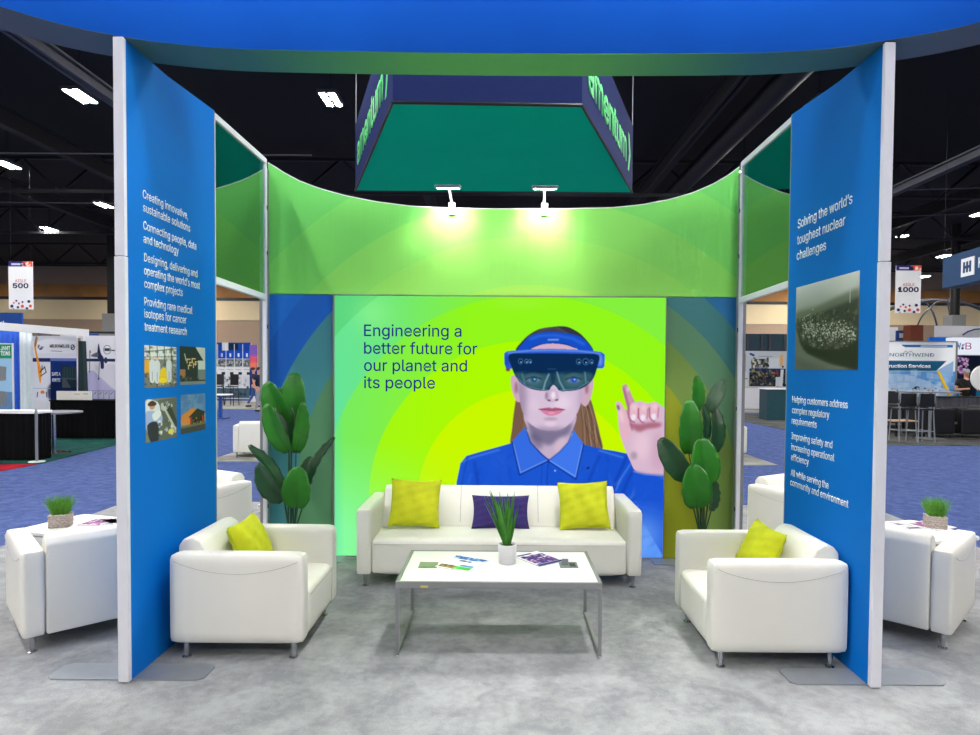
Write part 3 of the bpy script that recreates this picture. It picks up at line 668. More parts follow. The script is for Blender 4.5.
    m = c.poly([(573.5, 427), (578, 434), (584.4, 442.6), (581, 460), (577, 478), (562, 469), (549.5, 459.5), (560, 451), (569, 441), (573, 433)], (64, 120, 236), smooth=False); c.line([(583, 444), (576.5, 475.5), (551, 460)], .7, (160, 196, 255), .7, .25, clip=m); c.line([(584.4, 442.6), (577, 478.5), (549.5, 460.5)], 1.1, (10, 40, 130), .9, .3)
    c.line([(549.5, 459.5), (541, 452), (531, 441), (527.5, 430)], 1., (14, 36, 110), .8, .4); c.line([(549.5, 459.5), (560, 451), (569, 441), (573, 430)], 1., (20, 50, 140), .7, .4)
    # hair on top, strap, forehead, visor
    m = c.poly([(516, 349), (523, 338), (531, 331), (540, 326.5), (551, 324.6), (563, 323.8), (572, 326.4), (583, 334), (593, 349), (570, 345), (540, 345)], (52, 54, 66))
    for k in range(16): c.line([(552+(k-8)*.8, 325), (551+(k-8)*3.6, 336)], .5, (112, 112, 122), .55, .15, clip=m)
    m = c.poly([(527, 349.), (535, 344.5), (545, 341.6), (555, 341.2), (566, 342.6), (578, 348), (570, 350), (535, 350)], (212, 176, 200))
    m = c.poly([(516.5, 350), (523, 340.5), (530, 334), (540, 330.6), (551, 329.6), (563, 330.4), (576, 332.8), (585, 338), (594, 350), (584, 350.2), (574, 345), (563, 342.2), (552, 341.2), (541, 342.6), (531, 346.6), (526, 350)], (22, 78, 198))
    c.line([(530, 337), (540, 333.5), (555, 333), (572, 336), (584, 342)], 2., (60, 120, 236), .7, 1., clip=m); c.line([(548, 337.6), (558, 337.4)], 1.4, (170, 200, 255), .8, .5); c.line([(527, 348.5), (537, 343.4), (552, 340.8), (566, 342), (580, 348.2)], .9, (8, 26, 70), .9, .3, clip=m)
    m = c.poly([(504, 351.5), (507, 349.4), (516, 348.4), (530, 347.2), (551, 346.6), (575, 347.2), (592, 348.4), (601, 349.4), (604.6, 352), (604.4, 364), (602.5, 366.2), (596, 366), (594, 353.6), (551, 352), (513, 353.6), (511.5, 367), (506, 367), (504.4, 362)], (46, 92, 208), smooth=False)
    c.line([(508, 351), (530, 348.6), (552, 348), (578, 348.6), (600, 351)], 1.4, (130, 170, 246), .8, .6, clip=m); c.ell(600, 358, 2.4, 6, (120, 160, 246), .8, 1.2, clip=m); c.ell(507, 359, 1.8, 5.5, (28, 66, 180), .8, 1., clip=m); c.ell(508, 368, 2.2, 1.6, (120, 40, 70), .9, .4)
    m = c.poly([(509.4, 352.6), (530, 351.4), (552, 351), (576, 351.4), (598, 352.4), (597.4, 364), (593.5, 376), (586, 384), (577, 388), (566, 389.2), (559.6, 388.8), (556.5, 385), (553.6, 383), (551, 385.4), (548.4, 388.6), (538, 388.6), (527, 385.4), (517.5, 377.5), (511.4, 365)], (10, 44, 84))
    c.poly([(515, 371), (540, 371.5), (552, 372), (570, 370), (592, 371), (590, 380), (576, 387), (562, 388.5), (553, 382), (546, 388), (532, 386), (520, 379)], (52, 96, 104), .85, 1.2, clip=m)
    for cx, bl in ((533.5, (24, 84, 120)), (573.5, (30, 84, 196))):
        c.ell(cx, 378.4, 9.5, 6.4, (84, 122, 132), .55, 2., clip=m); c.ell(cx, 378, 6.4, 2.7, (120, 140, 166), .7, .5, clip=m); c.ell(cx+.5, 378, 3.2, 2.6, bl, .95, .4, clip=m); c.ell(cx+1.2, 377.4, .9, .7, (200, 226, 255), .9, .2, clip=m)
        c.line([(cx-7.5, 377.4), (cx, 374.8), (cx+8, 377.)], 1.1, (16, 34, 60), .8, .4, clip=m); c.line([(cx-9, 371.6), (cx, 369), (cx+9, 370.4)], 1.6, (14, 32, 56), .55, .6, clip=m)
    c.line([(549, 372), (545.5, 380), (543.5, 388)], 1.3, (170, 196, 214), .75, .4, clip=m); c.line([(557, 370), (560, 380), (564.5, 388)], 1.2, (160, 190, 205), .75, .4, clip=m); c.ell(553, 376, 2.6, 6, (24, 52, 84), .8, .9, clip=m)
    c.line([(517, 376), (527, 384.6), (540, 387.6), (548, 388)], .6, (160, 196, 214), .6, .2, clip=m); c.line([(560, 388.4), (577, 387), (589, 379.6)], .6, (160, 196, 214), .6, .2, clip=m); c.line([(522, 372), (525, 382)], .8, (150, 190, 200), .5, .4, clip=m); c.line([(585, 370), (586, 380)], .9, (170, 200, 220), .6, .4, clip=m)
    for cx, r_ in ((520.5, 2.), (526.4, 1.6), (530, 1.3), (578.6, 2.1), (585.6, 2.6), (591.4, 1.6)):
        c.ell(cx, 359.4, r_+.5, r_+.9, (70, 132, 190), .8, .25, clip=m); c.ell(cx, 359.4, r_-.2, r_+.1, (10, 28, 64), 1, .15, clip=m); c.ell(cx+.4, 360.2, .6, .6, (210, 236, 250), .9, clip=m)
    c.line([(548, 367), (556, 367)], .6, (90, 130, 160), .6, .3, clip=m)
    # hand
    HS = (216, 184, 206)
    m = c.poly([(629, 405), (636, 400), (641, 398.6), (646, 400.6), (652, 400.4), (658, 400.6), (664, 405), (668, 410), (668, 474), (656, 473.4), (645, 472), (636.5, 469.5), (631.5, 460), (627, 450), (621.6, 435), (619, 420), (623, 412)], HS)
    c.ell(660, 450, 8, 20, (196, 150, 176), .55, 4., clip=m); c.ell(643, 444, 8, 14, (240, 208, 220), .6, 4., clip=m); c.ell(635, 454, 3.5, 4, (130, 120, 140), .5, 1.2, clip=m); c.line([(634, 469), (648, 472.4), (666, 473.6)], 1.6, (160, 110, 140), .5, .8)
    m2 = c.poly([(622.3, 385), (624, 382.4), (627, 382), (629, 385.4), (632.6, 394), (636.6, 402.6), (634, 408), (628.6, 408), (625.4, 398)], (204, 150, 172)); c.line([(624, 386), (626.6, 396), (629.6, 406)], 2., (130, 78, 104), .6, .8, clip=m2); c.ell(628.6, 386, 1.8, 3.6, (240, 206, 216), .7, .8, .3, clip=m2)
    m2 = c.poly([(616.2, 401), (618, 399.4), (621, 400.2), (623.6, 404), (626, 409.4), (629.4, 416), (632, 426), (630, 436), (622.6, 436.6), (619.6, 424), (618.2, 411)], (226, 180, 198)); c.ell(618.8, 405.4, 1.5, 3, (124, 104, 150), .9, .4, -.3); c.line([(627.6, 408), (630, 416), (633, 428)], 1.3, (136, 70, 96), .7, .7); c.ell(622, 414, 2, 7, (244, 214, 224), .6, 1.2, -.2, clip=m2)
    for cx, cy, w_ in ((634., 414, 4.6), (643.4, 414.4, 4.4), (654.2, 413.2, 4.2)):
        m2 = c.poly([(cx-w_+1, cy-10), (cx, cy-14), (cx+w_, cy-12), (cx+w_+.6, cy-2), (cx+w_-1.2, cy+3.6), (cx, cy+5), (cx-w_+.8, cy+3), (cx-w_, cy-3)], (228, 184, 200), 1, .3); c.ell(cx, cy+1.2, 2.5, 3.2, (238, 226, 246), 1, .4, .2); c.ell(cx+1, cy-9, 2.4, 3, (246, 214, 222), .6, 1.2, clip=m2)
        c.line([(cx-w_, cy-8), (cx-w_+.2, cy+1), (cx-w_+2.6, cy+5), (cx+1, cy+6.2)], 1.1, (146, 60, 84), .8, .45); c.line([(cx+w_+.6, cy-8), (cx+w_, cy+2)], .9, (150, 66, 90), .7, .5)
    c.poly([(631, 421), (640, 422), (652, 420), (662, 421), (660, 425), (648, 427), (640, 430), (633, 426)], (150, 66, 88), .65, 1.3)
    c.poly([(634, 469.6), (646, 472.6), (668, 474), (668, 560), (644, 520), (636, 490)], (26, 84, 210), .9, .4, smooth=False); c.line([(635, 470.2), (646, 473.2), (668, 474.6)], .8, (130, 176, 255), .8, .3)
    c._blend(((c.X > 610) & (c.Y > 500)).astype(float)*np.exp(-((c.X-645)**2/500 + (c.Y-535)**2/500)), (130, 180, 255), .6)
    return c
o = wthing('backlit_screen', 'large backlit lime green screen printed with a woman in a visor raising a finger', 'backlit screen', (0, BY, 0))
x0, z1 = gy(335.4, 295.6, BY-.02); x1 = 1.5; x0 = -1.503; z1 = 2.398
woman_print().build('print', (x0, BY-.012, z1), (1.516-x0, 0, 0), (0, 0, .012-z1), 'backlit', o)
MB().box(-1.52, 1.522, BY-.008, BY+.07, .006, 2.408).build('light_box', 'alu', o)
fr_ = MB(); fr_.box(-1.52, -1.504, BY-.018, BY-.009, .006, 2.408).box(1.517, 1.522, BY-.018, BY-.009, .006, 2.408).box(-1.504, 1.517, BY-.018, BY-.009, 2.399, 2.408).box(-1.504, 1.517, BY-.018, BY-.009, .004, .011)
fr_.build('frame', 'alu', o)
M['print_navy'] = emit('navy_print', (36, 48, 128), .84)
lw = []
for body, xa, xb, yb in (('Engineering a', 364, 461.5, 336), ('better future for', 364, 477.3, 353.6), ('our planet and', 364, 467, 370.8), ('its people', 364, 435, 388)):
    xx0, zz = gy(xa, yb, BY-.014); xx1, _ = gy(xb, yb, BY-.014); lw.append((body, xx0, zz, .104, xx1-xx0))
for ln in lw: lettering('lettering', [ln], ((0, BY-.0135, 0), (1, 0, 0), (0, 0, 1)), 'print_navy', o, depth=.0005, bold=.006)

# --- spot lights on the header
for px, l in ((452, 'small square arm spotlight on the header, left one'), (544.5, 'small square arm spotlight on the header, right one')):
    X, Z = gy(px, 207, BY); zt = hdr_top(X)
    o = wthing('arm_spotlight', l, 'spotlight', (X, BY-.02, zt-.02))
    MB().box(X-.03, X+.03, BY-.026, BY-.001, zt-.06, zt+.05, .005).build('clamp', 'white_cap', o)
    MB().tube([(X, BY-.013, zt+.03), (X-.005, BY-.03, zt+.07), (X-.012, BY-.16, zt+.125)], .011, 8).build('arm', 'white_cap', o, smooth=True)
    hz = zt+.125; hy = BY-.25
    mt = Matrix.Translation((X-.015, hy, hz)) @ Matrix.Rotation(R(14), 4, 'X')
    MB().box(-.11, .11, -.09, .09, -.012, .016, .006, mtx=mt).build('head', 'alu', o)
    MB().box(-.095, .095, -.075, .075, -.0155, -.0125, mtx=mt).build('lens', emit('spot_lens', (255, 255, 250), 26.), o)
    ld = D.lights.new('spot_lamp', 'SPOT'); ld.energy = 20; ld.spot_size = R(120); ld.spot_blend = .9; ld.shadow_soft_size = .05; ld.color = (1, 1, .96)
    lo = D.objects.new('spot_lamp', ld); link(lo, o); lo.location = (X-.015, hy+.03, hz-.04)
    lo.rotation_euler = Vector((0, .5, -.5)).to_track_quat('-Z', 'Y').to_euler()

# --- curved blue overhead beam resting on the panels
fl = [gz(*p, ZT) for p in [(0, 5), (33, 20), (65, 28), (111, 35), (147, 42), (219, 49), (350, 51.5), (490, 52), (630, 52.3), (746, 52), (811, 50), (883, 42.5), (928, 35), (980, 22)]]
ZB = ZT - .006
front = [(-4.2, .9), (-3.75, 1.5), (-3.3, 2.15), (-2.9, 2.75), (-2.62, 3.04)] + [(-2.41, 3.24), (-2.26, 3.36), (-2.08, 3.45), (-1.85, 3.53), (-1.56, 3.585), (-1.2, 3.605), (-.6, 3.62), (0, 3.625), (.6, 3.62), (1.2, 3.605), (1.56, 3.585), (1.85, 3.53), (2.06, 3.45), (2.25, 3.37), (2.42, 3.26)] + [(2.64, 3.04), (2.92, 2.75), (3.3, 2.15), (3.75, 1.5), (4.2, .9)]
def offset_curve(P, d):
    out = []
    for i, p in enumerate(P):
        a = Vector(P[max(0, i-1)]); b_ = Vector(P[min(len(P)-1, i+1)]); t = (b_-a).normalized(); out.append((p[0]-t.y*d, p[1]+t.x*d))
    return out
def smoothc(P, k=4):
    Q = []; n = len(P)
    for i in range(n-1):
        p0, p1, p2, p3 = [np.array(P[max(0, min(n-1, j))]) for j in (i-1, i, i+1, i+2)]
        for q in range(k):
            t = q/k; Q.append(tuple(.5*((2*p1)+(-p0+p2)*t+(2*p0-5*p1+4*p2-p3)*t*t+(-p0+3*p1-3*p2+p3)*t**3)))
    return Q + [tuple(P[-1])]
front = smoothc(front); back = offset_curve(front, .26)
o = wthing('overhead_beam', 'wide curved overhead beam covered in bright blue fabric, resting on the two blue panels', 'overhead beam', (0, 3.7, ZB))
def strip(A, B_, za, zb):
    mb = MB(); va = [mb.bm.verts.new((p[0], p[1], za)) for p in A]; vb = [mb.bm.verts.new((p[0], p[1], zb)) for p in B_]
    for i in range(len(A)-1): mb.bm.faces.new((va[i], va[i+1], vb[i+1], vb[i]))
    return mb
strip(front, front, ZB+.004, ZB+1.).build('front_face', 'beam_blue', o, smooth=True, solid=.006)
strip(back, back, ZB+.004, ZB+1.).build('back_face', 'beam_blue', o, smooth=True, solid=.006)
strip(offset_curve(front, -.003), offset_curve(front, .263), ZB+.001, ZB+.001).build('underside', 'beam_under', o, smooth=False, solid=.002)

# --- hanging sign
bn = [gz(*p, 5.) for p in [(393, 103), (583, 106), (630, 193), (355, 190.5)]]
bn = [(-1.33, 7.95), (1.0, 8.0), (2.42, 11.84), (-2.66, 11.84)]
zl, zh = 5., 6.2
o = wthing('hanging_sign', 'navy four sided hanging sign with green lettering and a teal underside', 'hanging sign', (0, 10, 5))
mb = MB(); mb.prism(bn, zl+.01, zh, 'z'); mb.build('body', 'navy', o)
ins = [(p[0]*.992+.0, 10+(p[1]-10)*.992) for p in bn]; mb = MB(); mb.prism(ins, zl, zl+.0095, 'z'); mb.build('underside', 'teal', o)
fr_ = MB()
for i in range(4): fr_.tube([(bn[i-1][0], bn[i-1][1], zl+.004), (bn[i][0], bn[i][1], zl+.004)], .022, 6)
fr_.build('bottom_edge', 'black', o)
def sidelet(a, b_, st):                   # writing runs from a to b_
    a, b_ = Vector((*a, 0)), Vector((*b_, 0)); u = (b_-a).normalized(); L = (b_-a).length; nrm = u.cross(Vector((0, 0, 1)))
    lettering('lettering', [('amentum', L*.08, zl+.36, .46, L*.74)], (a + nrm*.004, u, (0, 0, 1)), 'sign_green', o, depth=.004, bold=.022)
    ch = MB(); e = a + u*(L*.86) + nrm*.006
    ch.bm.faces.new([ch.bm.verts.new(e + u*p + Vector((0, 0, zl+q))) for p, q in ((0, .26), (.12, .26), (.27, .58), (.12, .90), (0, .90), (.13, .58))])
    ch.build('emblem', 'sign_green', o, solid=.004)['label'] = 'green arrow mark'
sidelet(bn[3], bn[0], 0); sidelet(bn[1], bn[2], 1)
for x, y in ((bn[3][0]+.02, 11.8), (bn[2][0]-.02, 11.8), (-1.2, 8.1), (.95, 8.1)):
    mb = MB().tube([(x, y, zh), (x, y, 10.4)], .008, 6); mb.tube([(x+.05*math.cos(t*PI/6), y, zh+1.0+.05*math.sin(t*PI/6)) for t in range(12)], .014, 6, closed=True)
    mb.build('suspension_cable', 'steel', o)

# ================================================================== FURNITURE
def seating(name, label, cat, w, d, loc, rz, group=None, vin='vinyl', seams=0, arm=.115, ah=.63, bh=.705):
    o = thing(name, label, cat, loc, rz, group)
    z0 = .105; hw = w/2; hd = d/2
    for s_ in (-1, 1):
        x0, x1 = sorted((s_*hw, s_*(hw-arm)))
        a = MB().rbox(x0, x1, -hd, hd, z0, ah, r=.026, n=9, bulge=(.004, .003, .004)).build('arm', vin, o, smooth=True)
        if vin == 'vinyl':                # curved seam stitched near the top of the arm's outer side
            xs_ = s_*(hw+.0035); pts = [(xs_, -hd+.03+(d-.06)*t, ah-.035-.075*math.sin(PI*t)**.8) for t in [i/24 for i in range(25)]]
            MB().tube(pts, .0016, 5).build('seam', 'vinyl_seam', a)
    xi = hw-arm-.001
    prof = [(hd-.002, z0+.004), (hd-.002, bh-.05), (hd-.035, bh-.008), (hd-.09, bh), (hd-.135, bh-.025), (hd-.285, .39), (hd-.285, z0+.004)]
    bk = MB().prism(prof, -xi, xi, 'x', bev=.012, seg=3).build('backrest', vin, o, smooth=True)
    if seams:
        for k in range(seams):
            xk = -xi + 2*xi*(k+1)/(seams+1)
            MB().tube([(xk, hd-.27, .42), (xk, hd-.137, bh-.02), (xk, hd-.09, bh+.002)], .0025, 5).build('seam', 'vinyl_seam', bk)
    yb = hd-.287
    st = MB().rbox(-xi, xi, -hd+.004, yb, z0+.002, .39, r=.035, n=9, bulge=(0, .006, .012)).build('seat', vin, o, smooth=True)
    if vin == 'vinyl':
        MB().tube([(-xi+.02, -hd-.002, .352), (xi-.02, -hd-.002, .352)], .0015, 5).build('seam', 'vinyl_seam', st)
    ix = .062
    for sx in (-1, 1):
        for sy in (-1, 1):
            x, y = sx*(hw-ix), sy*(hd-.075)
            lg = MB().lathe([(.0, 0), (.026, 0), (.026, .006), (.012, .012), (.012, .02), (.014, .022), (.021, z0+.006), (0, z0+.006)], 16, (x, y, 0), caps=False)
            lg.build('leg', 'chrome', o, smooth=True)
    return o
CH = dict(w=.79, d=.775)
seating('sofa', 'long white three seat sofa in front of the bright screen', 'sofa', 2.26, .75, (.010, 5.375, 0), 0, seams=2, arm=.12)
G = 'white armchairs around the booth'
seating('armchair', 'white armchair against the inner face of the left blue panel', 'armchair', .79, .79, (-1.54, 4.123, 0), R(90), G)
seating('armchair', 'white armchair against the inner face of the right blue panel', 'armchair', .79, .79, (1.632, 4.045, 0), R(-90), G)
seating('armchair', 'white armchair turned away outside the left blue panel, its back to the front', 'armchair', .79, .775, (-2.791, 4.295, 0), R(223), G, arm=.125)
seating('armchair', 'white armchair turned away outside the right blue panel, its back to the front', 'armchair', .79, .775, (2.79, 4.44, 0), R(135), G, arm=.125)
seating('armchair', 'white armchair seen through the left frame, behind the near armchair', 'armchair', .79, .775, (-2.95, 6.13, 0), R(-31), G)
seating('armchair', 'white armchair seen through the right frame, behind the near armchair', 'armchair', .79, .775, (2.98, 6.13, 0), R(31), G)
seating('armchair', 'distant white armchair turned away on the far blue carpet, seen through the left frame', 'armchair', .84, .775, (-4.78, 12.75, 0), R(190), G)
seating('armchair', 'distant white armchair turned away, half hidden by the right frame post', 'armchair', .84, .775, (4.62, 13.2, 0), R(170), G)

def pillow(name, label, w, h, t, mtx, m, group):
    o = D.objects.new(name, None)
    mb = MB(); n = 18
    def P(u, v, s_):
        a, b_ = 2*u-1, 2*v-1; e = (1-abs(a)**2.6)*(1-abs(b_)**2.6)
        pin = 1 - .075*(1-abs(a)**2)*(abs(b_)**3); pin2 = 1 - .075*(1-abs(b_)**2)*(abs(a)**3)
        wr = .006*math.sin(9*a+4*b_)*e**.5 + .004*math.sin(17*b_-6*a)
        return Vector((a*w/2*pin2, s_*(t/2*max(0, e)**.42 + (wr if e > .02 else 0)) , b_*h/2*pin))
    for s_ in (-1, 1): mb.grid(lambda u, v: P(u, v, s_), n, n)
    bmesh.ops.remove_doubles(mb.bm, verts=list(mb.bm.verts), dist=.0012)
    bmesh.ops.recalc_face_normals(mb.bm, faces=list(mb.bm.faces))
    o = mb.build(name, m, smooth=True); o.matrix_world = mtx
    return tag(o, label, 'cushion', group)
G = 'chartreuse throw cushions'
E = lambda x, y, z: Matrix.Rotation(z, 4, 'Z') @ Matrix.Rotation(x, 4, 'X') @ Matrix.Rotation(y, 4, 'Y')
pillow('throw_cushion', 'chartreuse square cushion at the left end of the sofa', .43, .41, .13, Matrix.Translation((-.70, 5.37, .605)) @ E(R(-24), R(2), R(3)), 'yellow', G)
pillow('throw_cushion', 'chartreuse square cushion at the right end of the sofa', .43, .41, .13, Matrix.Translation((.72, 5.37, .595)) @ E(R(-24), R(-3), R(-4)), 'yellow', G)
pillow('throw_cushion', 'dark purple oblong cushion in the middle of the sofa', .49, .29, .12, Matrix.Translation((.02, 5.385, .53)) @ E(R(-26), R(0), R(0)), 'purple', None)
pillow('throw_cushion', 'chartreuse cushion tipped on a corner in the left inner armchair', .38, .36, .13, Matrix.Translation((-1.62, 4.19, .57)) @ E(R(-25), R(-3), R(86)), 'yellow', G)
pillow('throw_cushion', 'chartreuse cushion tipped on a corner in the right inner armchair', .38, .36, .13, Matrix.Translation((1.70, 4.13, .565)) @ E(R(-25), R(3), R(-84)), 'yellow', G)
pillow('throw_cushion', 'dark cushion just visible in the armchair behind the left frame', .36, .3, .1, Matrix.Translation((-2.93, 6.16, .53)) @ E(R(-24), 0, R(-31)), 'purple', None)
pillow('throw_cushion', 'dark cushion just visible in the armchair behind the right frame', .36, .3, .1, Matrix.Translation((2.96, 6.16, .53)) @ E(R(-24), 0, R(31)), 'purple', None)

# --- coffee table
TX0, TX1, TY0, TY1, TZ = -.612, .628, 3.80, 4.48, .456
o = wthing('coffee_table', 'low white coffee table with a thin grey metal frame in the middle of the booth', 'coffee table', (.008, 4.17, 0))
q = .022
MB().box(TX0+q+.001, TX1-q-.001, TY0+q+.001, TY1-q-.001, TZ-.03, TZ).build('tabletop', 'laminate', o)
f = MB(); zt0 = TZ-.036
f.box(TX0, TX1, TY0, TY0+q, zt0, TZ+.002, .002).box(TX0, TX1, TY1-q, TY1, zt0, TZ+.002, .002).box(TX0, TX0+q, TY0+q, TY1-q, zt0, TZ+.002, .002).box(TX1-q, TX1, TY0+q, TY1-q, zt0, TZ+.002, .002)
f.build('top_frame', 'alu', o)
for x0 in (TX0, TX1-q):
    for y0 in (TY0, TY1-q):
        MB().box(x0, x0+q, y0, y0+q, .012, zt0-.0005, .002).build('leg', 'alu', o)
        MB().lathe([(0, 0), (.009, 0), (.009, .0115), (0, .0115)], 12, (x0+q/2, y0+q/2, 0), caps=False).build('foot', 'white', o)
    MB().box(x0+.001, x0+q-.001, TY0+q+.0005, TY1-q-.0005, .012, .034, .002).build('floor_rail', 'alu', o)
X, Z = gy(424.3, 587.6, TY0); Z = TZ-.026; MB().box(X-.022, X+.022, TY0-.0025, TY0-.0005, Z-.007, Z+.006).build('tag_sticker', 'yellow_tag', o)['label'] = 'small pale yellow sticker'
for cx, cy, op in ((gz(428.4, 565.3, TZ)[0], gz(428.4, 565.3, TZ)[1], 0), (gz(568.4, 565.2, TZ)[0], gz(568.4, 565.2, TZ)[1], 1)):
    b_ = MB().box(cx-.06, cx+.06, cy-.062, cy+.062, TZ+.0005, TZ+.004, .0015).build('outlet_plate', 'outlet' if op else 'outlet_olive', o)
    if op:
        MB().box(cx-.045, cx-.002, cy-.012, cy-.006, TZ+.004, TZ+.045, .002, mtx=Matrix.Translation((0, 0, 0))).build('lid', 'steel', b_)
        MB().box(cx+.006, cx+.045, cy-.04, cy+.03, TZ+.0042, TZ+.0062, .001).build('socket', 'black', b_)
    else:
        for sx in (-1, 1): MB().box(cx+sx*.028-.02, cx+sx*.028+.02, cy-.045, cy+.045, TZ+.0042, TZ+.006, .001).build('lid', 'outlet_olive', b_)

# --- magazines
def cover(kind):
    c = Canvas(0, 0, 44, 58, 1.6, (240, 242, 246))
    if kind == 0:
        c.rect(2, 3, 42, 15, (40, 110, 190)); c.speckle(2, 4, 42, 14, [(90, 150, 210), (30, 80, 160), (190, 210, 230)], 24, (2, 7)); c.rect(14, 19, 30, 24, (60, 90, 140)); c.speckle(14, 19, 30, 24, [(200, 210, 220), (30, 40, 60)], 10, (1, 3))
        c.rect(2, 44, 22, 55, (120, 100, 50)); c.speckle(2, 44, 22, 55, [(200, 160, 90), (60, 80, 50)], 14, (2, 5)); c.rect(22, 44, 42, 55, (70, 190, 70)); c.rect(24, 36, 41, 43, (70, 140, 210), .9)
    elif kind == 1:
        c.rect(0, 0, 44, 12, (250, 250, 250)); c.rect(3, 12, 42, 50, (70, 52, 120)); c.speckle(4, 12, 41, 49, [(200, 180, 220), (226, 120, 160), (40, 30, 90), (240, 236, 244), (120, 90, 180)], 60, (1.5, 6)); c.rect(0, 51, 44, 58, (40, 50, 110)); c.rect(3, 3, 28, 8, (60, 60, 120))
    elif kind == 2:
        c.rect(3, 3, 41, 40, (150, 90, 140)); c.speckle(3, 3, 41, 40, [(210, 160, 190), (90, 60, 100), (60, 60, 80), (230, 210, 220)], 50, (2, 6)); c.rect(3, 44, 36, 47, (60, 60, 70)); c.rect(3, 50, 28, 52, (120, 120, 130))
    else:
        c.rect(0, 0, 44, 58, (232, 232, 236)); c.rect(4, 5, 40, 9, (50, 52, 60)); c.rect(4, 14, 24, 30, (120, 126, 136)); c.rect(27, 14, 40, 34, (190, 194, 200)); c.rect(4, 36, 40, 38, (60, 60, 70)); c.rect(4, 44, 40, 53, (70, 76, 90))
    return c
def magazine(kind, pts, z, lab, nm='magazine'):
    """pts: three corners on the surface: top-left, top-right, bottom-left"""
    a, b_, d = [Vector((*p, 0)) for p in pts]; u = b_-a; v = d-a; v = v - u*(v.dot(u)/u.dot(u)); n_u = u.normalized(); n_v = v.normalized()
    o = wthing(nm, lab, 'magazine', (a.x, a.y, z))
    for k, (zz, mt) in enumerate(((z+.0005, 'white'),)):
        pg = MB(); pg.prism([(p.x, p.y) for p in (a, b_, b_+v, a+v)], zz, zz+.0045, 'z'); pg.build('pages', mt, o)
    cover(kind).build('cover', (a.x, a.y, z+.0056), (u.x, u.y, 0), (v.x, v.y, 0), 'print', o)
g = lambda x, y, z=TZ: gz(x, y, z)
magazine(0, (g(457.5, 555.6), g(489.5, 560.6), g(441.5, 568.2)), TZ, 'white brochure with blue and green pictures left of the potted plant')
magazine(1, (g(513, 556.6), g(537, 551.6), g(536, 568.)), TZ, 'purple printed magazine right of the potted plant')
magazine(3, (g(524, 552.8), g(534, 551.0), g(536, 557.)), TZ+.0001, 'small leaflet under the purple magazine') if False else None

# --- plants
def blade(mb, base, d, L, w, bend, seg=7):
    d = Vector(d).normalized(); side = d.cross(Vector((0, 0, 1))); side = side.normalized() if side.length > 1e-3 else Vector((1, 0, 0))
    a = random.uniform(0, PI); side = (side*math.cos(a) + d.cross(side)*math.sin(a)).normalized(); p = Vector(base); L_ = []
    for i in range(seg+1):
        t = i/seg; ww = w*(1-t**2.2)*(.55+.45*min(1, t*4)); n_ = d.cross(side).normalized()
        L_.append((mb.bm.verts.new(p - side*ww/2), mb.bm.verts.new(p + n_*ww*.16), mb.bm.verts.new(p + side*ww/2)))
        p = p + d*L/seg; d = (d + Vector((d.x, d.y, 0))*bend/seg + Vector((0, 0, -bend*.3/seg))).normalized()
    for A, B_ in zip(L_[:-1], L_[1:]):
        mb.bm.faces.new((A[0], A[1], B_[1], B_[0])); mb.bm.faces.new((A[1], A[2], B_[2], B_[1]))
px_, py_ = gz(507.3, 563, TZ)
o = wthing('potted_plant', 'spiky green plant in a white cylinder pot in the middle of the coffee table', 'potted plant', (px_, py_, TZ))
MB().lathe([(0, 0), (.054, 0), (.058, .006), (.060, .125), (.058, .128), (.054, .128), (.053, .112), (0, .112)], 32, (px_, py_, TZ+.0005), caps=False).build('pot', 'ceramic', o, smooth=True)
MB().lathe([(0, .012), (.03, .010), (.0525, .0)], 20, (px_, py_, TZ+.1125), caps=False).build('soil', 'soil', o)
for k in range(30):
    a = random.uniform(0, 2*PI) if k > 6 else k*PI*2/7; rr = random.uniform(.0, .022); sp = random.uniform(.04, .42)
    mb = MB(); blade(mb, (px_+rr*math.cos(a), py_+rr*math.sin(a), TZ+.112), (sp*math.cos(a)-.03, sp*math.sin(a)*.8, 1), random.uniform(.27, .39), random.uniform(.028, .040), .3)
    mb.build('leaf', 'blade', o, smooth=True)
def grass_box(x, y, z, lab, rz):
    o = wthing('potted_grass', lab, 'potted plant', (x, y, z)); W = .064; Hh = .105
    Mx = Matrix.Translation((x, y, z)) @ Matrix.Rotation(rz, 4, 'Z')
    MB().box(-W+.008, W-.008, -W+.008, W-.008, .001, Hh-.012, mtx=Mx).build('liner', 'soil', o)
    mb = MB(); rows = 6
    for k in range(rows):
        zz = .011 + k*(Hh-.02)/(rows-1); path = []; per = []
        for i in range(64):
            t = i/64*4; s_ = int(t); f_ = t-s_; cs = [(-W, -W), (W, -W), (W, W), (-W, W)]; a, b_ = cs[s_], cs[(s_+1) % 4]
            xx = a[0]+(b_[0]-a[0])*f_; yy = a[1]+(b_[1]-a[1])*f_; bmp = .0045*(1 if ((i//2+k) % 2) else -.3)
            l_ = math.hypot(xx, yy); path.append(Mx @ Vector((xx*(1+bmp/l_), yy*(1+bmp/l_), zz + .003*math.sin(i*1.57+k))))
        mb.tube(path, .0098, 6, closed=True)
    mb.build('woven_basket', 'wicker', o, smooth=True)
    mb = MB()
    for _ in range(420):
        gx0, gy0 = random.uniform(-.05, .05), random.uniform(-.05, .05); b0 = Mx @ Vector((gx0, gy0, Hh-.015))
        dd = Mx.to_3x3() @ Vector((gx0*4.2+random.gauss(0, .16), gy0*4.2+random.gauss(0, .16), 1)); blade(mb, b0, dd, random.uniform(.11, .19), .0055, .8, 4)
    tag(mb.build('grass', 'grass', o), kind='stuff')
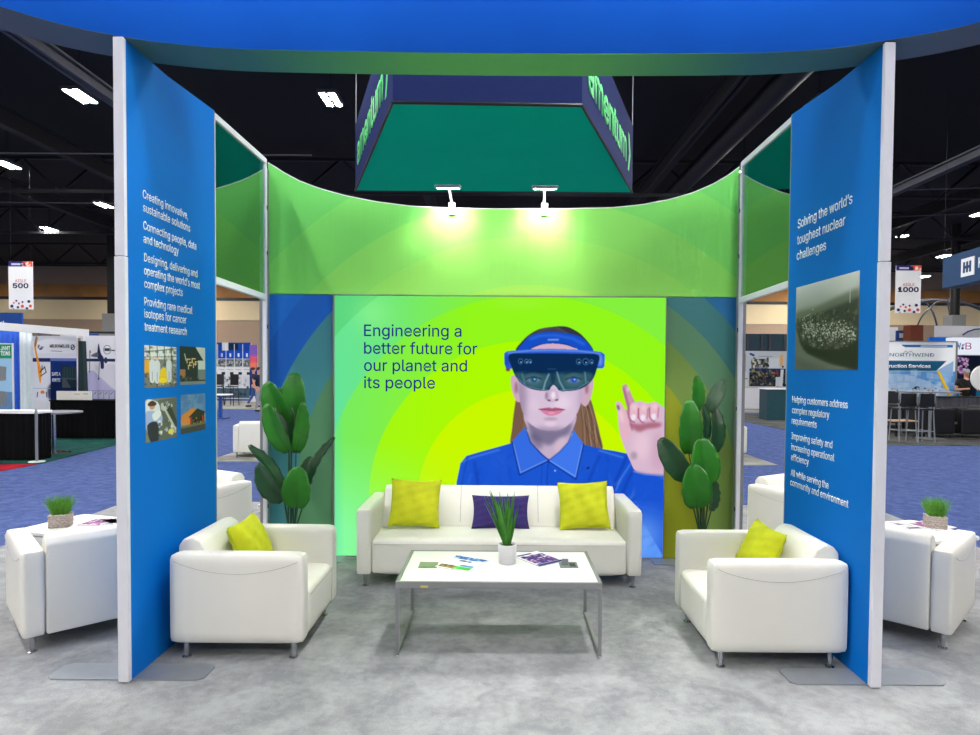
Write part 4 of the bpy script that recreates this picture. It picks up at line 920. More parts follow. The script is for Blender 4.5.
# side tables outside the panels
def side_table(sx, lab):
    cx, cy, z = sx*3.36, 5.24, .424
    o = wthing('side_table', lab, 'side table', (cx, cy, 0)); a = R(-17)*sx*-1
    Mx = Matrix.Translation((cx, cy, 0)) @ Matrix.Rotation(a, 4, 'Z'); pts = []
    hx, hy, r = .44, .31, .06
    for (qx, qy, a0) in ((hx-r, hy-r, 0), (-hx+r, hy-r, 90), (-hx+r, -hy+r, 180), (hx-r, -hy+r, 270)):
        for k in range(6): t = R(a0+k*18); pts.append((qx+r*math.cos(t), qy+r*math.sin(t)))
    MB().prism(pts, z-.022, z, 'z', mtx=Mx).build('tabletop', 'laminate', o)
    f = MB(); f.box(-hx+.05, hx-.05, -hy+.05, -hy+.07, z-.05, z-.0225, mtx=Mx).box(-hx+.05, hx-.05, hy-.07, hy-.05, z-.05, z-.0225, mtx=Mx); f.build('apron', 'alu', o)
    for ax in (-1, 1):
        for ay in (-1, 1): MB().box(ax*(hx-.06)-.011, ax*(hx-.06)+.011, ay*(hy-.06)-.011, ay*(hy-.06)+.011, 0, z-.0505, .002, mtx=Mx).build('leg', 'alu', o)
    return z
z = side_table(-1, 'low white side table behind the armchair outside the left blue panel')
side_table(1, 'low white side table behind the armchair outside the right blue panel')
x, y = gz(61, 526, z); grass_box(x, y, z, 'short grass in a square woven basket on the left side table', R(20))
x, y = gz(935, 527.5, z); grass_box(x, y, z, 'short grass in a square woven basket on the right side table', R(-20))
magazine(2, (gz(76, 525.5, z), gz(97, 518.6, z), gz(97, 530, z)), z, 'purple magazine beside the grass basket on the left side table')
magazine(3, (gz(101, 521, z), gz(122, 517.5, z), gz(110, 529, z)), z, 'white printed leaflet beside the left blue panel, on the left side table')
magazine(2, (gz(905, 524, z), gz(924, 521, z), gz(921, 534, z)), z, 'purple magazine beside the grass basket on the right side table')
magazine(3, (gz(884, 522, z), gz(899, 521.5, z), gz(888, 531, z)), z, 'white printed leaflet beside the right blue panel, on the right side table')

# tall banana-leaf plants
def big_plant(Y, root_px, leaves, lab):
    rx, _ = gy(root_px, 545, Y); o = wthing('leafy_plant', lab, 'potted plant', (rx, Y, 0))
    MB().lathe([(0, 0), (.12, 0), (.15, .26), (.155, .27), (.14, .27), (.135, .24), (0, .24)], 28, (rx, Y, 0), caps=False).build('pot', 'pot', o, smooth=True)
    MB().lathe([(0, .246), (.134, .2405)], 24, (rx, Y, 0), caps=False).build('soil', 'soil', o)
    for i, (bx, by, tx, ty, wpx, dy, dark, twist) in enumerate(leaves):
        k = Y/FPX; Yl = Y+dy; B_ = Vector((gy(bx, by, Yl)[0], Yl, gy(bx, by, Yl)[1])); tip = gy(tx, ty, Yl+.04*(1 if dark else -1)); Tp = Vector((tip[0], Yl+.04*(1 if dark else -1), tip[1]))
        ax = Tp-B_; L = ax.length; ax.normalize(); nrm = Vector((0, -1, .15)); nrm = (nrm - ax*nrm.dot(ax)).normalized(); side = ax.cross(nrm)
        q_ = Matrix.Rotation(R(twist), 3, ax); side = q_ @ side; nrm = q_ @ nrm; W = wpx*k/max(.35, abs(math.cos(R(twist)))); mb = MB(); NU, NV = 14, 8
        def P(u, v):
            a = 2*v-1; prof = (math.sin(PI*min(1, u*.94+.03)**.86))**.46; w_ = W/2*prof*(1+.03*math.sin(u*23+a*2)*(abs(a) > .8))
            return B_ + ax*(L*(u+.02*(1-abs(a))*(u > .9))) + side*(a*w_) + nrm*(.05*math.sin(PI*u)*L + abs(a)*w_*.30 - .10*L*u*u + .006*math.sin(u*30+a*3)*abs(a))
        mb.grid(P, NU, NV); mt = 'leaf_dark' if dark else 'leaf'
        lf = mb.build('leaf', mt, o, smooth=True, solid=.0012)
        MB().tube([P(t/10, .5) - nrm*.0015 for t in range(10)], .004, 6, r2=.0012).build('midrib', 'stem', lf)
        mid = Vector((rx + (B_.x-rx)*.35 + random.uniform(-.02, .02), Y+dy*.5, B_.z*.55)); st = []
        R0 = Vector((rx + (B_.x-rx)*.12 + random.uniform(-.03, .03), Y+random.uniform(-.04, .04), .235))
        for t in [j/10 for j in range(11)]: st.append(R0*(1-t)**2 + mid*2*t*(1-t) + B_*t*t)
        st.append(B_ + ax*.03); MB().tube(st, .0085, 7, r2=.005).build('stem', 'stem', o, smooth=True)
    return o
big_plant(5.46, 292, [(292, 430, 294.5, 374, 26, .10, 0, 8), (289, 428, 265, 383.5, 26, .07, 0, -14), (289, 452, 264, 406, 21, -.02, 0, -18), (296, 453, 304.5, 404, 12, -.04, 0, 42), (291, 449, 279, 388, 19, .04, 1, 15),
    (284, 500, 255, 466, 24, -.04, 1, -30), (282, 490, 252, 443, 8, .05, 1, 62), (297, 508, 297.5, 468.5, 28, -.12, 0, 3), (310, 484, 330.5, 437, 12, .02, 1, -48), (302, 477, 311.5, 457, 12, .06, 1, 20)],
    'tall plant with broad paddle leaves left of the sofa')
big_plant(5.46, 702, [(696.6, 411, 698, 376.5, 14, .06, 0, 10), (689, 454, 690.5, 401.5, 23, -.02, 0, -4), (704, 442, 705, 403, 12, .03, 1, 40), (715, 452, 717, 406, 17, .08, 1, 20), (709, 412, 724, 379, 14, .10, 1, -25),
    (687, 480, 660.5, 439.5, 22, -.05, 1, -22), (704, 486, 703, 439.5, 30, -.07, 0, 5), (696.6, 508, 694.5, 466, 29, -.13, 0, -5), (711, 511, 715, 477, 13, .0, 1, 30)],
    'tall plant with broad paddle leaves right of the sofa')

# ================================================================== THE HALL AROUND THE BOOTH
# --- hanging aisle signs
def aisle_sign(x0, x1, y0, y1, Y, num, lab):
    X0, Z1 = gy(x0, y0, Y); X1, Z0 = gy(x1, y1, Y); o = wthing('aisle_sign', lab, 'sign', ((X0+X1)/2, Y, Z0))
    W = X1-X0; Hh = Z1-Z0
    MB().box(X0, X1, Y, Y+.03, Z0, Z1).build('board', 'white', o)
    c = Canvas(0, 0, 24, 48, 3, (246, 246, 248))
    c.rect(0, 0, 14, 5.2, (48, 46, 110)); c.rect(14, 0, 24, 5.2, (232, 92, 70)); c.rect(3, 2, 12, 3.6, (210, 214, 230)); c.ell(14.5, 3.2, 2.2, 2.2, (30, 36, 90)); c.speckle(14, 1, 24, 5, [(250, 180, 160), (255, 230, 220)], 6, (1, 2.5))
    for x, y, r_, cc in ((3, 45, 1.5, 0), (5, 41.6, .9, 1), (7.5, 39.6, 1, 0), (10, 42.2, 1.1, 1), (9, 46, 1.2, 0), (13.6, 40.8, 1, 0), (13.5, 45, 1.6, 1), (18, 47.2, 1.4, 0), (20, 40.2, 1.5, 0), (21.5, 44.8, 1.6, 1), (4.5, 47.4, .6, 1)):
        c.ell(x, y, r_, r_, ((30, 32, 84), (226, 80, 66))[cc])
    c.build('print', (X0, Y-.002, Z1), (W, 0, 0), (0, 0, -Hh), 'print', o)
    fr = ((0, Y-.006, 0), (1, 0, 0), (0, 0, 1))
    lettering('lettering', [('AISLE', X0+W*.27, Z0+Hh*.565, Hh*.062, W*.47)], fr, mat('rose_lettering', (196, 84, 92), .6, var=0), o, label='small rose lettering')
    lettering('lettering', [(num, X0+W*(.17 if len(num) < 4 else .09), Z0+Hh*.445, Hh*.095, W*(.66 if len(num) < 4 else .82))], fr, mat('navy_lettering', (24, 30, 74), .6, var=0), o, bold=.03, label='bold navy number')
    for xx in (X0+.08, X1-.08): MB().tube([(xx, Y+.015, Z1), (xx, Y+.015, 10.45)], .003, 5).build('wire', 'black', o)
aisle_sign(8.3, 33., 261.3, 309.3, 24., '500', 'white hanging aisle sign with dots along its foot, above the left exhibits, far left')
aisle_sign(896.3, 920.3, 265.3, 313., 24., '1000', 'white hanging aisle sign with dots along its foot, beside the right white column')

def bx(name, parent, Y, x0, x1, y0, y1, m, dep=.1, z0=None, bev=0.):
    X0, Z1 = gy(x0, y0, Y); X1, Z0 = gy(x1, y1, Y)
    if z0 is not None: Z0 = z0
    return MB().box(X0, X1, Y, Y+dep, Z0, Z1, bev).build(name, m, parent)
def root(name, lab, cat, Y, px, group=None, z=0.): return wthing(name, lab, cat, (gy(px, 370, Y)[0], Y, z), group)
def drape(name, lab, Y, x0, x1, ytop, m, cat='drape', z0=0.01, amp=.03, per=.13, ztop=None):
    X0, Z1 = gy(x0, ytop, Y); X1 = gy(x1, ytop, Y)[0]; Z1 = ztop or Z1; n = int((X1-X0)/per*6)
    mb = MB(); mb.grid(lambda u, v: Vector((X0+(X1-X0)*u, Y+amp*math.sin(u*n/6*2*PI)*(1-.4*v) + amp*.4*math.sin(u*n/6*2*PI*.37+1), z0+(Z1-z0)*v)), n, 6)
    return tag(mb.build(name, m, smooth=True, solid=.004), lab, cat)

# --- left exhibits
Y = 16.6
drape('pipe_drape', 'bright blue pleated drape behind the green and white banner at the far left', Y, -30, 19.5, 331, 'blue_drape')
drape('pipe_drape', 'white pleated drape between the blue drape and the grey arm display', Y-.12, 19, 32, 330, 'white_drape')
o = root('booth_header', 'long white header rail running over the drapes at the far left', 'rail', 15.4, 20)
a = Vector((*gy(-40, 323.5, 13.8)[:1], 13.8, gy(-40, 323.5, 13.8)[1])); b_ = Vector((gy(88, 333, 16.4)[0], 16.4, gy(88, 333, 16.4)[1]))
mb = MB(); u = b_-a; u.normalize(); q = u.to_track_quat('X', 'Z').to_matrix().to_4x4(); mb.box(0, (b_-a).length, -.04, .04, -.09, .09, mtx=Matrix.Translation(a) @ q); mb.build('rail', 'white', o)
for p in (a, a+(b_-a)*.95): MB().box(p.x-.03, p.x+.03, p.y-.03, p.y+.03, 0, p.z-.1).build('post', 'white', o)
o = root('booth_sign', 'plain blue sign board standing above the white header rail at the far left', 'sign', 17.4, 5, z=0)
X0, Z1 = gy(-20, 312.5, 17.4); X1, Z0 = gy(22, 330, 17.4); MB().box(X0, X1, 17.4, 17.46, 2.4, Z1).build('board', 'booth_blue', o)
for xx in (X0+.1, X1-.1): MB().box(xx-.03, xx+.03, 17.42, 17.46, 0, 2.4).build('post', 'alu', o)
lettering('lettering', [('ed', gy(-2.5, 324, 17.39)[0], gy(-2.5, 324, 17.39)[1], .09, .17)], ((0, 17.397, 0), (1, 0, 0), (0, 0, 1)), 'letter', o)

def poster(name, lab, cat, Y, x0, x1, y0, y1, cv, m='print', frame='white_cap', dep=.06, z0=0., thing_=None):
    o = thing_ or root(name, lab, cat, Y, (x0+x1)/2)
    X0, Z1 = gy(x0, y0, Y); X1, Z0 = gy(x1, y1, Y)
    MB().box(X0, X1, Y+.004, Y+dep, z0, Z1).build('stand', frame, o)
    cv.build('print', (X0, Y, Z1), (X1-X0, 0, 0), (0, 0, Z0-Z1), m, o)
    return o, X0, X1, Z0, Z1
c = Canvas(-8, 342, 12.5, 412, 3, (150, 190, 222)); c.rect(-8, 342, 12.5, 358, (34, 142, 96)); c.rect(-8, 342, 12.5, 343.4, (210, 220, 220)); c.rect(-8, 393, 12.5, 412, (96, 130, 176))
for y in (366, 392): c.poly([(-8, y+1), (2, y), (7, y+1), (6, y+14), (1, y+16), (-8, y+15)], (140, 144, 148), smooth=False); [c.line([(x, y+1), (x, y+15)], .5, (90, 94, 98)) for x in np.arange(-7, 7, 1.3)]
o, X0, X1, Z0, Z1 = poster('rollup_banner', 'roll up banner with a green head and grey machine parts on pale blue, far left', 'banner', 13.6, -8, 12.5, 343, 410, c)
k = .03
lettering('lettering', [('JANT', gy(0.4, 350.3, 13.59)[0], gy(0, 350.3, 13.59)[1], .085, gy(10, 350, 13.59)[0]-gy(.4, 350, 13.59)[0]), ('TIONS', gy(0.2, 355.4, 13.59)[0], gy(0, 355.4, 13.59)[1], .085, gy(10, 350, 13.59)[0]-gy(.2, 350, 13.59)[0])], ((0, 13.597, 0), (1, 0, 0), (0, 0, 1)), 'letter', o, bold=.02)
# robot arm exhibit walls
c = Canvas(30, 334, 77, 402, 4, (226, 226, 240)); c.rect(30, 334, 77, 352, (236, 236, 246)); c.poly([(30, 334), (77, 334), (77, 339), (50, 336.5), (34, 340)], (206, 208, 220), .7, .6); c.rect(30, 357, 50, 361, (26, 44, 100)); c.rect(50, 357, 77, 360, (110, 124, 190)); c.rect(50, 360, 77, 402, (22, 48, 112))
c.poly([(50, 384), (77, 380), (77, 402), (50, 402)], (14, 28, 66), .8, 1.)
c.poly([(34.6, 338), (38, 334.8), (37, 340), (35.6, 346), (36.4, 352), (38.6, 361), (39.8, 366), (41.2, 373), (39.4, 383.6), (37.4, 374), (36.4, 362), (34.6, 352), (33.6, 345)], (240, 156, 40)); c.line([(36, 335), (34.6, 344)], 1.6, (120, 116, 120)); c.line([(39.2, 372), (43.6, 367)], 1.2, (60, 64, 80)); c.line([(39.8, 376), (45.6, 372), (44, 366)], 1., (60, 64, 80)); c.line([(41, 370), (41.6, 365)], .9, (60, 64, 80))
c.ell(41.6, 393, 2.2, 1.8, (226, 120, 60)); c.line([(36, 398), (36.6, 393)], 1, (80, 80, 110)); c.line([(46, 398), (45.4, 393)], 1, (80, 80, 110)); c.rect(30, 388.6, 50, 389.2, (180, 180, 206))
c.speckle(37.5, 343, 44, 348.6, [(60, 70, 120), (120, 128, 160)], 9, (.8, 2.4)); c.ell(73.2, 345.5, 2.2, 3, (40, 46, 80)); c.ell(73.2, 345.5, 1.3, 2., (230, 230, 240)); c.line([(71.6, 347), (74.8, 344)], .8, (40, 46, 80)); c.line([(51, 349.4), (62, 350)], .6, (120, 120, 150))
c.poly([(61, 365), (66, 364.4), (76, 367), (76, 388), (62, 388)], (28, 44, 56), smooth=False); [c.line([(x, 366), (x, 380)], .4, (70, 96, 100)) for x in np.arange(63, 76, 1.6)]; c.line([(61, 378), (76, 379)], .6, (80, 100, 110)); c.poly([(62, 379), (66, 379), (71, 388), (62, 388)], (84, 88, 90), .8, smooth=False)
o, X0, X1, Z0, Z1 = poster('exhibit_wall', 'curved white exhibit wall with an orange robot arm and a navy lower field', 'exhibit wall', 16.5, 30.5, 77, 336, 401, c)
f16 = ((0, 16.494, 0), (1, 0, 0), (0, 0, 1)); p_ = lambda x, y, Y=16.5: gy(x, y, Y)
mnavy = mat('dark_navy_lettering', (34, 38, 66), .6, var=0)
lettering('lettering', [('MILSCHMILLER', p_(50, 347)[0], p_(50, 347.3)[1], .07, p_(69.6, 347)[0]-p_(50, 347)[0])], f16, mnavy, o, bold=.03)
lettering('lettering', [('SAFE A', p_(52, 375.4)[0], p_(52, 375.6)[1], .085, p_(60.5, 375)[0]-p_(52, 375)[0]), ('ROBOTIC', p_(52.4, 381)[0], p_(52.4, 381.6)[1], .08, p_(60.5, 375)[0]-p_(52.4, 375)[0])], f16, 'letter', o, bold=.01)
c = Canvas(82, 334, 120, 402, 4, (238, 238, 246)); c.rect(82, 358, 120, 361, (28, 46, 96)); c.poly([(82, 374), (92, 370), (112, 388), (120, 392), (120, 402), (82, 402)], (196, 192, 232), 1, .5, smooth=False); c.poly([(94, 366), (120, 366), (120, 390), (108, 384)], (228, 226, 240), .9, .5)
c.poly([(98.4, 342), (100.6, 352), (103.6, 357), (104, 363), (103.6, 368), (100.6, 368), (99.8, 361), (96.6, 356), (97, 350)], (44, 50, 92)); c.poly([(90, 354.6), (97, 351.4), (97.6, 356), (92, 356)], (110, 112, 130)); c.ell(106, 359.6, 1.9, 3.2, (50, 56, 90)); c.line([(88.8, 350), (88.2, 371)], .7, (90, 92, 110)); c.ell(89, 351, .9, 1.8, (170, 120, 90)); c.line([(99, 362), (98, 378)], .7, (90, 92, 110)); c.ell(98, 379, .9, .9, (60, 60, 80)); c.ell(88, 371.4, .8, .8, (60, 60, 80))
c.ell(107.6, 348.6, 4.2, 4.8, (60, 62, 80)); c.ell(107.6, 348.6, 3.7, 4.3, (240, 240, 247)); c.rect(104.6, 347, 110.6, 350, (50, 52, 80), .9); c.line([(111.6, 349), (118, 349.6)], 1.1, (50, 52, 80)); c.rect(84, 391, 120, 402, (160, 160, 206))
for x in (92, 98, 104, 110): c.rect(x, 392, x+4.6, 400, (196, 196, 226)); c.line([(x+1, 395), (x+3, 393)], .6, (60, 60, 90))
poster('exhibit_wall', 'white exhibit wall with a dark jointed robot arm beside the left white column', 'exhibit wall', 16.8, 83.5, 119, 335.5, 401, c)
o = root('privacy_column', 'dark green tapering fabric column between the two robot arm walls', 'column', 16.2, 80.5)
zb, zt = 0, gy(80, 341, 16.2)[1]; xa, xb = gy(76.6, 341, 16.2)[0], gy(85.2, 341, 16.2)[0]; xc, xd = gy(78.4, 341, 16.2)[0], gy(82.2, 341, 16.2)[0]
M['dkgreen'] = mat('dark_green_fabric', (18, 44, 48), .8, var=.1)
mb = MB(); mb.prism([(xa, 0), (xb, 0), (xd, zt), (xc, zt)], 16.2, 16.35, 'y'); mb.build('cover', 'dkgreen', o)
MB().box((xa+xb)/2-.2, (xa+xb)/2+.2, 16.12, 16.45, 0, .02).build('base', 'black', o)
for (x0, x1, y0, y1, Yb, m, l) in ((37, 52, 331.5, 334.2, 17.6, 'booth_blue', 'blue strip of booth header behind the robot arm wall'), (88, 116, 331.4, 333.6, 18.4, 'dkgreen', 'dark green strip of booth header beside the left white column'),
                                   (86, 98, 333.8, 337, 18, 'booth_blue', 'short blue strip of booth header under the green one'), (60, 86, 335, 338, 17.9, 'white', 'white strip of booth header above the two robot arm walls')):
    o = root('booth_header', l, 'header', Yb, (x0+x1)/2); X0, Z1 = gy(x0, y0, Yb); X1, Z0 = gy(x1, y1, Yb); MB().box(X0, X1, Yb, Yb+.06, Z0, Z1).build('board', m, o)
    for xx in (X0+.05, X1-.05): MB().box(xx-.02, xx+.02, Yb+.01, Yb+.05, 0, Z0).build('post', 'alu', o)
# draped counters and tables
def counter(lab, Y, x0, x1, ytop, dep=.7, top='black_drape', m='black_drape', name='draped_counter', thick=.03):
    X0, Z1 = gy(x0, ytop, Y); X1 = gy(x1, ytop, Y)[0]; o = wthing(name, lab, 'counter', ((X0+X1)/2, Y+dep/2, 0))
    n = max(8, int((X1-X0)/.12*6)); mb = MB()
    for (p, q_, t) in (((X0, Y), (X1, Y), n), ((X1, Y), (X1, Y+dep), 24), ((X1, Y+dep), (X0, Y+dep), n), ((X0, Y+dep), (X0, Y), 24)):
        p, q_ = Vector((*p, 0)), Vector((*q_, 0)); nn = (q_-p).normalized().cross(Vector((0, 0, 1)))
        mb.grid(lambda u, v: p+(q_-p)*u + nn*(.014*math.sin(u*t/6*2*PI)*(1-.5*v)*(0 < u < 1)) + Vector((0, 0, .008+(Z1-thick-.008)*v)), t, 3)
    mb.build('skirt', m, o, smooth=True); MB().box(X0-.02, X1+.02, Y-.02, Y+dep+.02, Z1-thick, Z1, .005).build('top', top, o); return o, Z1
counter('black draped counter with a white top at the far left edge', 11.75, -40, 37, 410.5, .36, 'white', thick=.05)
counter('long black draped table in front of the robot arm walls', 15.5, 50, 121, 400, .6)
o = root('stand_pole', 'thin silver pole at the corner of the black draped counter', 'pole', 11.68, 38.8)
MB().tube([(o.location.x, 11.6, .012), (o.location.x, 11.6, .96)], .024, 10).build('pole', 'steel', o); MB().lathe([(0, 0), (.13, 0), (.13, .012), (0, .012)], 20, (o.location.x, 11.6, 0), caps=False).build('foot', 'white', o)
o, X0, X1, Z0, Z1 = poster('tabletop_sign', 'low white printed board lying on the long black draped table', 'board', 15.6, 56.4, 91, 391, 399.4, (lambda c: (c.rect(74, 393.6, 80, 394.4, (160, 156, 150)), c.rect(83, 393.4, 88, 394.2, (160, 156, 150)), c)[-1])(Canvas(56, 391, 91, 399.4, 4, (226, 222, 216))), dep=.05, z0=gy(60, 400, 15.6)[1]+.0)
def high_table(lab, cx, cy, r, z, m='grey_top', oval=1.):
    o = wthing('high_table', lab, 'table', (cx, cy, 0))
    mb = MB().lathe([(0, z-.03), (r, z-.03), (r+.006, z-.015), (r, z), (0, z)], 36, (0, 0, 0), caps=False)
    for v in mb.bm.verts: v.co.x = cx + v.co.x*oval; v.co.y += cy
    mb.build('tabletop', m, o, smooth=False)
    MB().tube([(cx, cy, .02), (cx, cy, z-.031)], .04, 12).build('column', 'chrome', o, smooth=True)
    MB().lathe([(0, 0), (r*.62, 0), (r*.62, .008), (r*.2, .018), (0, .018)], 30, (cx, cy, 0), caps=False).build('base', 'chrome', o, smooth=True); return o
M['grey_top'] = mat('grey_tabletop', (120, 122, 134), .4)
x, y = gz(54, 452.5); high_table('round grey high table on a chrome column at the far left', x, y, .5, gy(54, 411.5, y)[1])
o = wthing('person', 'person half hidden behind the high table at the far left, only legs seen', 'person', (0, 0, 0)) if False else None

# --- people
def person(lab, loc, rz, shirt, trousers, pose='stand', cap=False, Hh=1.74, hair='hair'):
    o = thing('person', lab, 'person', loc, rz); s = Hh/1.74
    def skin(name, nodes, edges, m, parent=o, sub=1):
        me = D.meshes.new(name); me.from_pydata([Vector(p[:3])*s for p in nodes], edges, []); ob = D.objects.new(name, me); link(ob, parent)
        md = ob.modifiers.new('skin', 'SKIN'); md.use_smooth_shade = True; lay = me.skin_vertices[0].data
        for i, p in enumerate(nodes): lay[i].radius = (p[3]*s, (p[4] if len(p) > 4 else p[3])*s); lay[i].use_root = (i == 0)
        sb = ob.modifiers.new('sub', 'SUBSURF'); sb.levels = sub; sb.render_levels = sub
        dg = bpy.context.evaluated_depsgraph_get(); dg.update(); nm = D.meshes.new_from_object(ob.evaluated_get(dg)); ob.modifiers.clear(); ob.data = nm
        nm.materials.clear(); nm.materials.append(M[m])
        for f in nm.polygons: f.use_smooth = True
        return ob
    if pose == 'hold': arms = {-1: [(-.19, 0, 1.42), (-.27, -.03, 1.17), (-.10, -.26, 1.20)], 1: [(.19, 0, 1.42), (.29, -.04, 1.17), (.22, -.28, 1.18)]}
    else: arms = {-1: [(-.19, 0, 1.42), (-.25, .03, 1.14), (-.22, -.07, .90)], 1: [(.19, 0, 1.42), (.26, .03, 1.14), (.24, -.05, .88)]}
    lg = {-1: [(-.09, 0, .92), (-.11, -.02, .50), (-.12, .03, .09), (-.13, -.10, .04)], 1: [(.09, 0, .92), (.10, -.03, .50), (.11, .01, .09), (.12, -.12, .04)]}
    if pose == 'walk': lg = {-1: [(-.09, 0, .92), (-.10, -.12, .52), (-.10, -.16, .10), (-.10, -.29, .05)], 1: [(.09, 0, .92), (.09, .04, .50), (.09, .24, .14), (.09, .14, .05)]}
    nodes = [(0, 0, .95, .125, .09), (0, 0, 1.12, .115, .085), (0, -.01, 1.32, .14, .10), (0, 0, 1.45, .09, .07), (0, 0, 1.53, .052), (0, -.01, 1.60, .075, .08), (0, -.015, 1.68, .078, .09), (0, 0, 1.73, .05)]
    edges = [(0, 1), (1, 2), (2, 3), (3, 4), (4, 5), (5, 6), (6, 7)]
    for sd in (-1, 1):
        k = len(nodes); a = arms[sd]; hv = Vector(a[2])-Vector(a[1]); hv.normalize(); h1 = Vector(a[2])+hv*.08; h2 = Vector(a[2])+hv*.15
        nodes += [(*a[0], .058), (*a[1], .042), (*a[2], .028), (*h1, .036, .02), (*h2, .026, .014)]; edges += [(2, k), (k, k+1), (k+1, k+2), (k+2, k+3), (k+3, k+4)]
        k = len(nodes); l = lg[sd]; nodes += [(*l[0], .088), (*l[1], .058), (*l[2], .04), (*l[3], .035)]; edges += [(0, k), (k, k+1), (k+1, k+2), (k+2, k+3)]
    skin('body', nodes, edges, 'skin')
    tn = [(0, 0, .93, .165, .135), (0, 0, 1.12, .165, .13), (0, -.01, 1.33, .2, .15), (0, 0, 1.46, .11, .09)]; te = [(0, 1), (1, 2), (2, 3)]
    for sd in (-1, 1): k = len(tn); a = arms[sd]; mid = Vector(a[0])*.4+Vector(a[1])*.6; tn += [(*a[0], .085), (*mid, .07)]; te += [(2, k), (k, k+1)]
    skin('shirt', tn, te, shirt)
    tn = [(0, 0, .97, .145, .115), (0, 0, .90, .14, .115)]; te = [(0, 1)]
    for sd in (-1, 1): k = len(tn); l = lg[sd]; tn += [(l[0][0]*1.05, l[0][1], .84, .098), (*l[1], .07), (*l[2], .052)]; te += [(1, k), (k, k+1), (k+1, k+2)]
    skin('trousers', tn, te, trousers)
    for sd in (-1, 1):
        l = lg[sd]; MB().rbox((l[3][0]-.045)*s, (l[3][0]+.045)*s, (l[3][1]-.06)*s, (l[3][1]+.19)*s, 0.002, .085*s, r=.03, n=4).build('shoe', 'black' if shirt != 'grey_cloth' else 'white', o, smooth=True)
    hb = MB().rbox(-.088*s, .088*s, -.07*s, .105*s, 1.64*s, 1.785*s, r=.07*s, n=6)
    hb.build('cap' if cap else 'hair', 'grey_cloth' if cap else hair, o, smooth=True)
    if cap: MB().rbox(-.075*s, .075*s, -.19*s, -.07*s, 1.675*s, 1.69*s, r=.007, n=4).build('cap_brim', 'grey_cloth', o, smooth=True)
    for sx in (-.032, .032): MB().lathe([(0, -.008), (.008, 0), (0, .008)], 8, (sx*s, -.098*s, 1.665*s), caps=False).build('eye', 'black', o)
    MB().rbox(-.012*s, .012*s, -.118*s, -.085*s, 1.625*s, 1.66*s, r=.01*s, n=3).build('nose', 'skin', o, smooth=True)
    MB().box(-.025*s, .025*s, -.096*s, -.088*s, 1.592*s, 1.6*s).build('mouth', 'brown', o)
    return o
x, y = gz(253.5, 407); person('person in a navy shirt and blue jeans walking, seen through the left frame', (x, y, 0), R(115), 'shirt_navy', 'denim', 'walk')
x, y = gz(259.5, 411.5); person('person in a navy top and grey trousers half hidden by the left frame post', (x, y, 0), R(60), 'shirt_navy', 'grey_cloth', 'stand')

# --- seen through the left frame: poster wall, chairs, table
c = Canvas(150, 340, 262, 402, 3, (222, 226, 232)); c.rect(150, 340, 262, 358, (20, 66, 160)); c.rect(214, 343, 224, 348, (220, 226, 236)); c.rect(230, 340, 237, 349, (206, 210, 216)); c.rect(237, 341, 248, 348, (16, 40, 66))
for x in np.arange(151, 262, 9.3):
    c.rect(x, 349.5, x+8.5, 358, (18, 76, 190)); c.rect(x+3.4, 352, x+5.4, 356, (224, 232, 246)); c.rect(x, 358.5, x+8.5, 367, (104, 112, 120)); c.speckle(x, 359, x+8.5, 366.6, [(150, 156, 160), (60, 66, 74), (186, 190, 190), (110, 90, 80)], 16, (1, 3)); c.rect(x, 368, x+8.5, 376, (232, 234, 238)); c.line([(x+1, 370), (x+7, 370.6)], .5, (130, 136, 150)); c.rect(x+4, 373, x+8, 376, (40, 44, 54))
    c.rect(x, 378, x+8.5, 388, (214, 216, 222)); c.speckle(x, 379, x+8, 400, [(70, 76, 90), (160, 166, 178), (230, 232, 236)], 14, (1, 4)); c.line([(x-.3, 342), (x-.3, 402)], .7, (235, 238, 242))
c.rect(150, 391, 262, 402, (30, 60, 76), .75)
poster('poster_wall', 'long wall of blue and white posters seen through the left frame', 'exhibit wall', 36., 150, 251, 342, 398, c)
c = Canvas(0, 0, 10, 46, 4, (30, 60, 140)); c.rect(0, 0, 10, 12, (120, 90, 180)); c.rect(0, 10, 10, 18, (236, 90, 110), .9, 1.); c.rect(0, 16, 10, 22, (240, 130, 90), .9, 1.2); c.rect(0, 24, 10, 46, (24, 44, 110), .9, 1.5)
poster('rollup_banner', 'roll up banner glowing purple and orange behind the walking person', 'banner', 33., 249.5, 257.5, 345, 396, c)
def bar_stool(lab, x, y, rz, grp, m='black_vinyl', fm='steel', sh=.76, bk=1.06):
    o = thing('bar_stool', lab, 'bar stool', (x, y, 0), rz, grp)
    MB().rbox(-.21, .21, -.2, .2, sh-.05, sh, r=.02, n=4).build('seat', m, o, smooth=True)
    MB().rbox(-.21, .21, .185, .215, sh+.04, bk, r=.012, n=4).build('backrest', m, o, smooth=True)
    for sx in (-1, 1):
        for sy in (-1, 1): MB().tube([(sx*.22, sy*.22, 0), (sx*.19, sy*.18, sh-.05)], .014, 6).build('leg', fm, o)
        MB().tube([(sx*.195, .19, sh-.04), (sx*.2, .22, bk)], .013, 6).build('back_upright', fm, o)
    for (a_, b2) in (((-.21, -.21), (.21, -.21)), ((-.21, .21), (.21, .21)), ((-.21, -.21), (-.21, .21)), ((.21, -.21), (.21, .21))): MB().tube([(*a_, .28), (*b2, .28)], .01, 6).build('footrest', fm, o)
    return o
G = 'black bar chairs before the poster wall'
for px, yy, l, rz in ((219, 405, 'black bar chair beside the left blue panel edge, before the poster wall', 20), (232, 405.5, 'black bar chair in the middle of the left frame opening, before the poster wall', -10)):
    x, y = gz(px, yy); bar_stool(l, x, y, R(rz), G, fm='black', sh=.9, bk=1.45)
